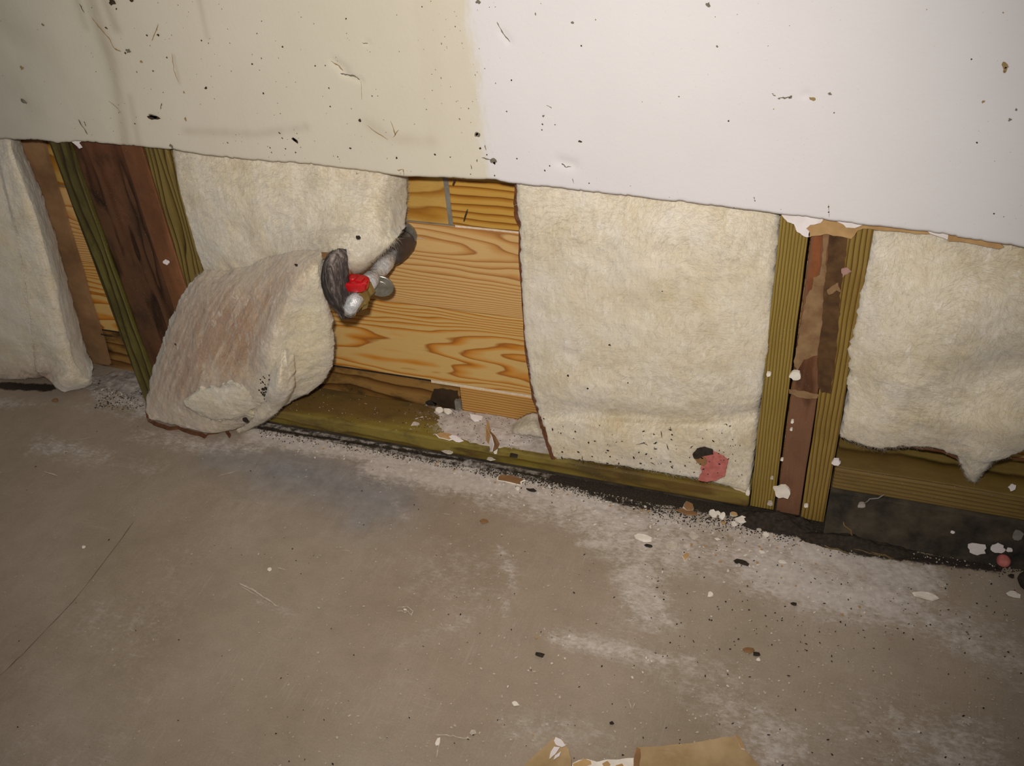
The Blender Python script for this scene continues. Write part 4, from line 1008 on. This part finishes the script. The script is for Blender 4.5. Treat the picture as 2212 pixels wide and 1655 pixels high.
soft_slab('wool', [[(1110, 918, .06), (1130, 908, .055), (1150, 906, .052), (1165, 914, .05)], [(1106, 930, .05), (1130, 925, .04), (1152, 925, .038), (1168, 932, .04)], [(1108, 940, .046), (1130, 942, .038), (1155, 945, .036), (1172, 948, .036)]],
          m_wool, t_, (0, .012, 0), 40, 40, .003, .006, 111, 300, .003, zmin=.035)
# upright shard of brown paper with white core
sh = thing('drywall_paper_shard', onZ(1063, 975, .034), 'upright pointed brown paper shard leaning on the powdery plate', 'paper scrap')
def shard(name, pts3, t, mat, par):
    V = np.array(pts3); n = len(V); c = np.cross(V[1] - V[0], V[2] - V[0]); c /= np.linalg.norm(c)
    W = np.vstack([V, V + c * t]); return mesh_obj(name, W, [tuple(range(n)), tuple(range(2 * n - 1, n - 1, -1))] + [(a, a + n, (a + 1) % n + n, (a + 1) % n) for a in range(n)], mat, par)
def Y3(L): return [onY(a, b_, c) for a, b_, c in L]
shard('paper_face', Y3([(1053, 908, .048), (1049, 925, .036), (1048, 965, .020), (1056, 977, .016), (1060, 945, .020), (1057, 925, .034)]), .0012, m_kraft, sh)
shard('paper_face', Y3([(1054, 910, .048), (1058, 930, .030), (1070, 942, .018), (1079, 958, .012), (1074, 972, .010), (1066, 975, .010), (1062, 945, .022)]), .0012, m_kraft2, sh)
shard('gypsum_core', Y3([(1060, 938, .024), (1066, 960, .009), (1062, 976, .007), (1056, 976, .014), (1057, 955, .018)]), .0012, m_white, sh)
shard('gypsum_core', Y3([(1066, 976, .0075), (1075, 970, .0075), (1073, 981, .0068), (1068, 981, .0068)]), .0012, m_gyp, sh)

# ------------------------------------------------------------------ chips and crumbs
def chip_mesh(seed, r, el=1.6, t=.4, n=8):
    rr = random.Random(seed); ring = []
    for k in range(n):
        a = 2 * math.pi * k / n + rr.uniform(-.2, .2); q = r * rr.uniform(.6, 1.15)
        ring.append((q * math.cos(a) * el ** .5, q * math.sin(a) / el ** .5))
    V = []; th = r * t
    for s, z in ((.9, 0), (1., th * .4), (.88, th)):
        for (x, y) in ring: V.append((x * s, y * s, z + rr.uniform(-.12, .12) * th * (z > 0)))
    F = [tuple(range(n - 1, -1, -1)), tuple(range(2 * n, 3 * n))]
    for a in range(2):
        for k in range(n): F.append((a * n + k, a * n + (k + 1) % n, (a + 1) * n + (k + 1) % n, (a + 1) * n + k))
    return V, F
def chip(name, p, r, mat, label, cat, seed, el=1.6, t=.4, rot=None, tilt=0., group=None, matside=None):
    V, F = chip_mesh(seed, r, el, t); me = bpy.data.meshes.new(name)
    me.from_pydata(V, [], F); me.materials.append(mat)
    if matside:
        me.materials.append(matside)
        for i, pl in enumerate(me.polygons): pl.material_index = 0 if i == 1 else 1
    o = bpy.data.objects.new(name, me); scn.collection.objects.link(o)
    o.location = Vector(p); o.rotation_euler = (tilt, tilt * .5, rot if rot is not None else random.Random(seed).uniform(0, 6))
    return tag(o, label, cat, group)
S = .00062
fz = .0014
for k, (px, py, r, el, t, mat, mside, lab, ti) in enumerate([
    (1487, 1095, 15, 1.3, .5, m_kraft2, m_gyp, 'boxy white plaster chip with brown centre below the plate end', .35),
    (1487, 1108, 17, 2.4, .15, m_kraft2, m_kraft2, 'flat brown paper flake under the boxy white chip', 0),
    (1540, 1111, 10, 1.2, .5, m_gyp, None, 'white plaster chip, first of the row right of the boxy one', .2),
    (1551, 1110, 7, 1.2, .5, m_gyp, None, 'small white chip tucked beside the first of the row', .2),
    (1561, 1115, 10, .8, .5, m_gyp, None, 'cream plaster chip in the middle of the row near the studs', .3),
    (1585, 1112, 8, 1.1, .5, m_kraft, m_gyp, 'brownish plaster chip at the top of the row near the studs', .3),
    (1603, 1125, 13, 1.7, .4, m_gyp, None, 'white plaster chip at the right end of the row near the studs', .2),
    (1585, 1133, 8, 1.3, .4, m_gyp, None, 'small white chip just below the row near the studs', .1),
    (1562, 1130, 5, 1.3, .4, m_kraft, None, 'tiny tan crumb below the cream chip', .1),
    (1655, 1157, 9, 1.4, .5, m_gyp, None, 'white chip on dark dirt left of the stud feet', .2),
    (1640, 1145, 6, 1.3, .4, m_chalk, None, 'grey white crumb above the chip by the stud feet', .1),
    (1450, 1180, 14, 1.1, .35, m_chalk, None, 'rounded pale plaster lump on dusty floor below the boxy chip', .1),
    (1497, 1157, 12, .8, .2, m_chalk, None, 'flat cream flake standing in the dust below the row', .1),
    (1390, 1163, 17, 2.4, .25, m_gyp, None, 'long pale plaster sliver left of the rounded lump', .05),
    (1482, 1203, 10, .6, .3, m_kraft, m_gyp, 'tall pinkish tan flake below the rounded lump', .2),
    (1645, 1193, 6, 1.3, .4, m_gyp, None, 'small white chip in the dust below the studs', .1),
    (1602, 1216, 11, 2.2, .3, m_crumb, None, 'dark curled flake on the dusty floor', .1),
    (1535, 1286, 8, 1., .5, m_gyp, None, 'lone white plaster pebble on bare floor right of centre', .1),
    (1240, 1098, 10, 1.1, .3, m_chalk, None, 'round yellowish plaster flake on floor left of the batt hole', .05),
    (1206, 1064, 11, 1.5, .3, m_chalk, None, 'pale plaster chip by the dark dirt under the plate', .1),
    (1118, 1056, 6, 1.4, .4, m_gyp, None, 'white crumb beside the brown paper sliver', .1),
    (1100, 1037, 24, 3.4, .12, m_kraft2, m_gyp, 'long brown paper sliver with white rim on the floor', .1),
    (1150, 1060, 9, 2.4, .3, m_crumb, None, 'dark splinter between sliver and dirt', .05),
    (950, 887, 9, 1.3, .5, m_gyp, None, 'white torn chip under the dark siding board', .4),
    (967, 890, 11, 1.5, .4, m_gyp, None, 'white torn chip beside the grey strip stub', .3),
    (1027, 904, 15, 1.9, .25, m_white, None, 'bright white paper flake lying on the plate powder', .3),
    (962, 943, 16, 1.8, .15, m_kraft, m_white, 'curled pinkish paper flake on the plate powder', .25),
    (985, 948, 12, 2.2, .15, m_white, None, 'small curled white flake next to the pinkish one', .25),
    (1060, 992, 8, 2.2, .2, m_chalk, None, 'slim pale flake at the plate front under the shard', .1),
    (1110, 985, 9, 1.6, .3, m_crumb, None, 'dark knot chip on the plate edge', .1),
    (968, 977, 9, 2.8, .15, m_chalk, None, 'pale splinter on the plate front edge', .1),
    (1045, 1127, 8, 1.6, .4, m_kraft2, None, 'dark brown crumb on the floor below the sliver', .1),
    (1165, 1415, 9, 2.0, .4, m_crumb, None, 'small dark brown fleck on bare floor at bottom centre', .1),
    (1617, 1405, 11, 1.2, .2, m_kraft2, None, 'brown smear flake on bare floor at lower right', .0),
    (1634, 1414, 7, 1.2, .3, m_crumb, None, 'dark crumb beside the brown smear flake', .0),
    (1638, 1425, 5, 1.2, .4, m_gyp, None, 'tiny white crumb under the brown smear flake', .0),
    (1322, 1563, 5, 1.1, .6, m_crumb, None, 'round black crumb above the paper scraps', .0),
    (1022, 1582, 7, 1., .2, m_chalk, None, 'round cream flake near the chalk strokes', .0),
    (946, 1604, 9, .7, .3, m_gyp, None, 'white plaster lump at the start of the chalk strokes', .1),
    (1114, 1521, 7, 1.5, .4, m_gyp, None, 'white crumb left of the vee-shaped scratch', .1),
    (583, 1231, 6, 1.4, .5, m_gyp, None, 'lone white crumb on the left part of the floor', .1),
    (181, 1182, 4, 1.1, .5, m_gyp, None, 'tiny white crumb far left on the floor', .1),
    (120, 866, 6, 1.4, .6, m_kraft2, None, 'reddish brown crumb in front of the left batt', .1),
    (2000, 1290, 17, 2.6, .4, m_gyp, None, 'ragged pale plaster piece on the floor below the white splats', .15),
    (1985, 1300, 9, 1.4, .5, m_chalk, None, 'grey plaster lump at the left end of the ragged piece', .15),
    (2036, 1264, 8, 1., .4, m_chalk, None, 'round yellowish lump above the ragged piece', .1),
    (2190, 1286, 11, 1.5, .4, m_gyp, None, 'white chip at the right edge of the floor', .1),
    (2185, 1245, 6, 1.3, .4, m_crumb, None, 'black crumb under the pink putty lump', .1),
    (875, 1317, 3, 2., .3, m_gyp, None, 'thin white sliver within the curved scratch', .0),
    (1690, 1215, 7, 1.5, .3, m_gyp, None, 'white crumb in the dust left of the twigs', .0),
    (1550, 1165, 5, 1.5, .3, m_gyp, None, 'white crumb right of the standing cream flake', .0),
    (1402, 1180, 7, 2, .3, m_crumb, None, 'dark dirt flake left of the rounded lump', .0),
    (1715, 1305, 6, 1.5, .3, m_crumb, None, 'dark speck on the floor below the twigs', .0)]):
    on_plate = py < 1000 and 900 < px < 1200
    z = fz
    if py < 960 and on_plate: p = onZ(px, py, .0375)
    elif on_plate: p = onY(px, py, YF - .003)
    else: p = onZ(px, py, fz)
    sc = np.linalg.norm(p - CAM) / 2090
    if on_plate and p[1] > YS - .008: p = onY(px, py, YS - .012)
    chip('plaster_chip' if mat in (m_gyp, m_chalk, m_white) else 'debris_flake', p, r * sc, mat, lab, 'debris', 200 + k, el, t, 0. if el != 1 else None, ti, None, mside)
# splats on footing and studs
for k, (px, py, r, el, mat, lab, nm, cat) in enumerate([
    (2110, 1185, 15, 1.1, m_white, 'large flat white plaster splat on the black footing', 'plaster_splat', 'plaster'),
    (2156, 1184, 11.5, 1., m_white, 'second white splat right of the large one on the footing', 'plaster_splat', 'plaster'),
    (2181, 1187, 5.5, 1., m_white, 'small round white splat, rightmost of the three low ones', 'plaster_splat', 'plaster'),
    (2198, 1157, 15, .6, m_tape, 'tall grey glassy splat at the right edge of the footing', 'plaster_splat', 'plaster'),
    (1861, 1091, 8, 1., m_greydust, 'round grey plaster dab on the footing beside the right stud', 'plaster_splat', 'plaster'),
    (2058, 1149, 3.5, 1., m_white, 'tiny white splat alone in the middle of the footing', 'plaster_splat', 'plaster'),
    (2187, 1053, 8, .8, m_white, 'white dab on the raised plate at the right edge', 'plaster_splat', 'plaster'),
    (1690, 1060, 16, 1.1, m_gyp, 'big white plaster lump between the stud feet', 'plaster_lump', 'plaster'),
    (1616, 1060, 9, .45, m_gyp, 'narrow white lump at the corner of batt and olive stud', 'plaster_lump', 'plaster'),
    (1718, 808, 11, 1., m_gyp, 'white plaster lump round a screw on the brown stud', 'plaster_lump', 'plaster'),
    (1661, 806, 5, 1., m_gyp, 'small white crumb on the edge of the left olive stud', 'plaster_lump', 'plaster'),
    (1712, 908, 4, .8, m_gyp, 'white fleck on the brown stud, upper one', 'plaster_lump', 'plaster'),
    (1710, 925, 2.5, 1., m_gyp, 'white fleck on the brown stud, lower one', 'plaster_lump', 'plaster'),
    (1690, 990, 3, 1., m_gyp, 'white fleck low on the brown stud', 'plaster_lump', 'plaster'),
    (1668, 1030, 3, 1., m_chalk, 'pale fleck at the foot of the left olive stud', 'plaster_lump', 'plaster'),
    (1742, 1090, 4, 1., m_gyp, 'white fleck at the foot of the right olive stud', 'plaster_lump', 'plaster'),
    (1806, 995, 9, .9, m_white, 'white powder dab where raised plate meets the right stud', 'plaster_lump', 'plaster'),
    (1664, 1085, 5, 1.1, m_chalk, 'little pale crumb below the left olive stud', 'plaster_lump', 'plaster'),
    (361, 565, 4.5, 1.5, m_white, 'white speck of plaster on the red brown left stud', 'plaster_lump', 'plaster')]):
    y = YF - .001
    if px > 1800 and py > 1060: y = YF - .0015 - .018 * max(0., 1 - max(0, onY(px, py, 0)[2]) / .066) ** 1.4 - .002
    if lab.startswith('big white'): y = .004
    p = onY(px, py, y)
    sc = np.linalg.norm(p - CAM) / 2090
    mb = MB(); blot(mb, p, r * sc, 'y', el, 0, 0, 900 + k, 0, 14, .22, t=.0012 if 'splat' in nm else .004)
    tag(mb.build(nm, mat, origin=tuple(p)), lab, cat)
pp = onY(2168, 1212, -.006)
bm = bmesh.new(); bmesh.ops.create_icosphere(bm, subdivisions=3, radius=.0085)
V = np.array([v.co[:] for v in bm.verts]); V *= 1 + .25 * fbm(V, 90, 3, 3)[:, None]; V[:, 2] *= .9
F = [[v.index for v in f.verts] for f in bm.faces]; bm.free()
pp[2] = max(pp[2], .0085)
tag(mesh_obj('putty_lump', V + pp, F, m_pink, origin=tuple(pp), smooth=True), 'pink putty lump at the foot of the black footing, right edge', 'putty')
pp = onZ(2222, 1262, .006)
bm = bmesh.new(); bmesh.ops.create_icosphere(bm, subdivisions=3, radius=.014)
V = np.array([v.co[:] for v in bm.verts]); V *= 1 + .2 * fbm(V, 70, 3, 9)[:, None]; V[:, 2] *= .9
F = [[v.index for v in f.verts] for f in bm.faces]; bm.free(); pp[2] = .012
tag(mesh_obj('dark_lump', V + pp, F, m_crumb, origin=tuple(pp), smooth=True), 'dark clod cut by the right edge of the photo', 'clod')

# small countable crumbs, nearest and largest ones as things
rr = random.Random(31); cnt = 0
protos = [chip_mesh(700 + k, 1., 1.4, .5, 6) for k in range(6)]
pm = []
for k, (V, F) in enumerate(protos):
    me = bpy.data.meshes.new('plaster_crumb'); me.from_pydata(V, [], F); me.materials.append(m_gyp if k < 5 else m_kraft); pm.append(me)
zones = [((560, 930), (1050, 1020), 18, 60), ((1050, 1035), (1420, 1110), 22, 60), ((1400, 1130), (1780, 1200), 30, 70), ((1300, 1140), (1950, 1300), 60, 40), ((1000, 1350), (2150, 1600), 110, 40), ((215, 830), (300, 868), 8, 12)]
for (a, b_, sp, n) in zones:
    for _ in range(n):
        t = rr.random(); px = a[0] + (b_[0] - a[0]) * t + rr.gauss(0, 12); py = a[1] + (b_[1] - a[1]) * t + abs(rr.gauss(0, sp)) * rr.choice((1, 1, -.3))
        p = onZ(px, py, fz)
        if p[1] > -.004 and px > 400: continue
        s = rr.uniform(.0009, .0022)
        o = bpy.data.objects.new('plaster_crumb', pm[rr.randrange(6)]); scn.collection.objects.link(o)
        o.location = Vector(p); o.scale = (s, s, s); o.rotation_euler = (0, 0, rr.uniform(0, 6))
        tag(o, 'tiny pale plaster crumb scattered on the dusty concrete floor', 'crumb', 'tiny plaster crumbs scattered over the floor'); cnt += 1
# uncountable dirt along the wall foot
mb = MB(); rr = random.Random(44)
for k in range(5200):
    t = rr.random()
    if t < .30: px, py = rr.uniform(1020, 1430), 0; py = 1003 + (px - 1020) * .215 + abs(rr.gauss(0, 9))
    elif t < .62: px = rr.uniform(1400, 1830); py = 1085 + (px - 1400) * .175 + abs(rr.gauss(0, 16))
    elif t < .72: px = rr.uniform(1830, 2212); py = 1180 + (px - 1830) * .14 + rr.gauss(0, 6)
    elif t < .84: px = rr.uniform(560, 1020); py = 928 + (px - 560) * .16 + abs(rr.gauss(0, 7))
    elif t < .92: px = rr.uniform(205, 310); py = rr.uniform(822, 885)
    else:
        if rr.random() < .5: continue
        px = rr.uniform(1400, 2200); py = rr.uniform(1180, 1420)
    p = onZ(px, py, .001)
    if p[1] > -.001 and px > 400:
        p = onZ(px, py, .001); p[1] = rr.uniform(-.012, .004)
    s = rr.uniform(.0004, .0014)
    V, F = chip_mesh(k, s, rr.uniform(1, 2.5), .6, 5)
    a = rr.uniform(0, 6); ca, sa = math.cos(a), math.sin(a)
    mb.add([(p[0] + v[0] * ca - v[1] * sa, p[1] + v[0] * sa + v[1] * ca, p[2] + v[2]) for v in V], F, 0 if rr.random() < .86 else 1)
tag(mb.build('loose_grit', [m_crumb, m_chalk], origin=(-.4, 0, 0)), 'fine dark and pale grit strewn along the foot of the wall', 'grit', kind='stuff')
# grit on the plates
mb = MB()
for k in range(700):
    px = rr.uniform(600, 1600) if rr.random() < .5 else rr.uniform(900, 1180); p = onZ(px, 900, .035); p[1] = rr.uniform(YF + .002, YS - .004)
    s = rr.uniform(.0003, .0010)
    V, F = chip_mesh(k, s, rr.uniform(1, 2.5), .6, 5)
    zt = .0345 + (.003 if 900 < px < 1180 else 0)
    mb.add([(p[0] + v[0], p[1] + v[1], zt + v[2]) for v in V], F, 0 if rr.random() < .5 else 1)
tag(mb.build('loose_grit', [m_crumb, m_chalk], origin=(-.4, .05, .034)), 'fine grit sprinkled on top of the long olive plate', 'grit', kind='stuff')

# twigs and straws
def twig(name, a, c, r, mat, label, cat, seed, z=.0025, y=None, bend=.002):
    A = onZ(*a, z) if y is None else onY(*a, y); B = onZ(*c, z) if y is None else onY(*c, y)
    rg = random.Random(seed); P = []
    for k in range(6):
        P.append(A + (B - A) * k / 5 + np.array([rg.gauss(0, bend), rg.gauss(0, bend), abs(rg.gauss(0, .0004))]) * math.sin(k / 5 * 3.14))
    q = MB(); tube(q, P, [r * .6] + [r] * 4 + [r * .4], 8); return tag(q.build(name, mat, origin=tuple(A), smooth=True), label, cat)
twig('twig', (1770, 1172), (1836, 1198), .0011, m_straw, 'left one of the dark twigs below the black footing', 'twig', 1)
twig('twig', (1842, 1186), (1932, 1206), .0008, m_straw, 'long thin twig in the middle below the footing', 'twig', 2)
twig('twig', (1880, 1192), (1930, 1207), .0010, m_straw, 'short thick twig crossing the long thin one', 'twig', 3)
twig('twig', (1760, 1170), (1830, 1180), .0007, m_straw, 'faint straw touching the left twig', 'twig', 4)
twig('straw', (1822, 1128), (1852, 1172), .0008, plain('golden_straw', srgb(132, 104, 56), None, 200), 'golden straw leaning on the black footing', 'straw', 5, y=-.010)
twig('root_hair', (1866, 1088), (1912, 1068), .0009, m_tape, 'pale thin wire above the round grey dab', 'wire', 6, y=.004)
twig('nail', (1002, 478), (1010, 452), .0011, m_nail, 'thin rusty nail sticking out between the siding boards', 'nail', 7, y=.080, bend=0)
twig('nail', (978, 400), (984, 388), .0011, m_nail, 'nail tip under the drywall edge right of the grey joint', 'nail', 8, y=.070, bend=0)
twig('nail', (218, 722), (246, 726), .0013, m_nail, 'shiny nail in the dark gap of the left siding strip', 'nail', 9, y=.076, bend=0)
twig('wood_splinter', (896, 514), (918, 517), .0006, m_chalk, 'pale splinter stuck on the siding right of the pipe', 'splinter', 10, y=YS - .001, bend=0)

# ------------------------------------------------------------------ torn drywall scraps in the foreground
def scrap(name, pts, z, t, tilt, mat, par, seed, rag=.0012, curl=None):
    W = [onZ(a, b_, z) for a, b_ in pts]; out = []
    for a in range(len(W)):
        c = W[(a + 1) % len(W)]
        for k in range(7): out.append(W[a] + (c - W[a]) * k / 7)
    out = np.array(out); out[:, 0] += rag * fbm(out, 120, 3, seed); out[:, 1] += rag * fbm(out, 120, 3, seed + 3)
    cen = out.mean(0); rings = [out]
    for s in (.85, .6, .3): rings.append(cen + (out - cen) * s)
    n = len(out); V = np.vstack(rings + [cen[None]])
    V[:, 2] += tilt(V) + .0010 * fbm(V, 40, 3, seed + 8)
    nt = len(V); B = V.copy(); B[:, 2] = np.maximum(B[:, 2] - t, .0012)
    V[:, 2] = np.maximum(V[:, 2], B[:, 2] + .0008)
    F = []; M_ = []
    for r in range(3):
        for k in range(n): F.append((r * n + k, r * n + (k + 1) % n, (r + 1) * n + (k + 1) % n, (r + 1) * n + k)); M_.append(0)
    for k in range(n): F.append((3 * n + k, 3 * n + (k + 1) % n, nt - 1)); M_.append(0)
    for k in range(n): F.append((k, nt + k, nt + (k + 1) % n, (k + 1) % n)); M_.append(1)
    F.append(tuple(nt + k for k in range(n - 1, -1, -1))); M_.append(1)
    return mesh_obj(name, np.vstack([V, B]), F, [mat, m_gyp], par, mi=M_, smooth=False)
c1 = onZ(1190, 1680, 0)
t1 = thing('drywall_scrap', (c1[0], c1[1], 0), 'pointed curled brown paper scrap, left one at the bottom edge', 'drywall scrap')
scrap('paper_face', [(1120, 1662), (1160, 1622), (1200, 1590), (1216, 1600), (1228, 1622), (1234, 1650), (1240, 1740), (1050, 1740)], .012, .006, lambda V: .004 * np.sin((V[:, 0] - c1[0]) * 60), m_scrap, t1, 1)
for k, pts in enumerate([[(1200, 1591), (1212, 1598), (1222, 1613), (1212, 1616), (1200, 1607), (1196, 1598)], [(1196, 1612), (1210, 1616), (1200, 1630), (1186, 1638), (1190, 1624)], [(1198, 1634), (1212, 1626), (1208, 1636), (1196, 1642)]]):
    scrap('bare_patch', pts, .0175, .0012, lambda V: .0005 + .004 * np.sin((V[:, 0] - c1[0]) * 60) * 1., m_white, t1, 30 + k)['label'] = 'white bare gypsum patch'
c2 = onZ(1500, 1680, 0)
t2 = thing('drywall_scrap', (c2[0], c2[1], 0), 'broad tan drywall scrap with torn edge, right one at the bottom edge', 'drywall scrap')
scrap('paper_face', [(1372, 1626), (1378, 1616), (1440, 1612), (1500, 1604), (1560, 1592), (1592, 1589), (1600, 1606), (1622, 1632), (1646, 1660), (1680, 1760), (1360, 1760), (1376, 1660)], .013, .009, lambda V: .0012 * np.sin(V[:, 0] * 40), m_scrap, t2, 2)
scrap('gypsum_edge', [(1236, 1648), (1250, 1642), (1270, 1640), (1290, 1646), (1310, 1640), (1340, 1640), (1376, 1636), (1376, 1760), (1236, 1760)], .010, .006, lambda V: 0 * V[:, 0], m_gyp, t2, 3)['label'] = 'white torn gypsum edge'
for k, pts in enumerate([[(1238, 1650), (1262, 1640), (1276, 1644), (1278, 1652), (1262, 1658), (1240, 1660)], [(1300, 1650), (1312, 1644), (1318, 1652), (1308, 1662)], [(1330, 1654), (1344, 1650), (1350, 1660), (1336, 1666)]]):
    scrap('paper_fleck', pts, .0112, .001, lambda V: 0 * V[:, 0], m_kraft, t2, 40 + k)['label'] = 'brown paper fleck'
scrap('rolled_edge', [(1376, 1614), (1384, 1618), (1382, 1650), (1380, 1700), (1370, 1700), (1368, 1640)], .015, .004, lambda V: 0 * V[:, 0], m_kraft2, t2, 50)['label'] = 'rolled darker paper edge'
scrap('rolled_edge', [(1588, 1588), (1594, 1588), (1604, 1604), (1610, 1618), (1602, 1616), (1594, 1602)], .0145, .003, lambda V: 0 * V[:, 0], m_kraft, t2, 51)['label'] = 'folded paper corner'
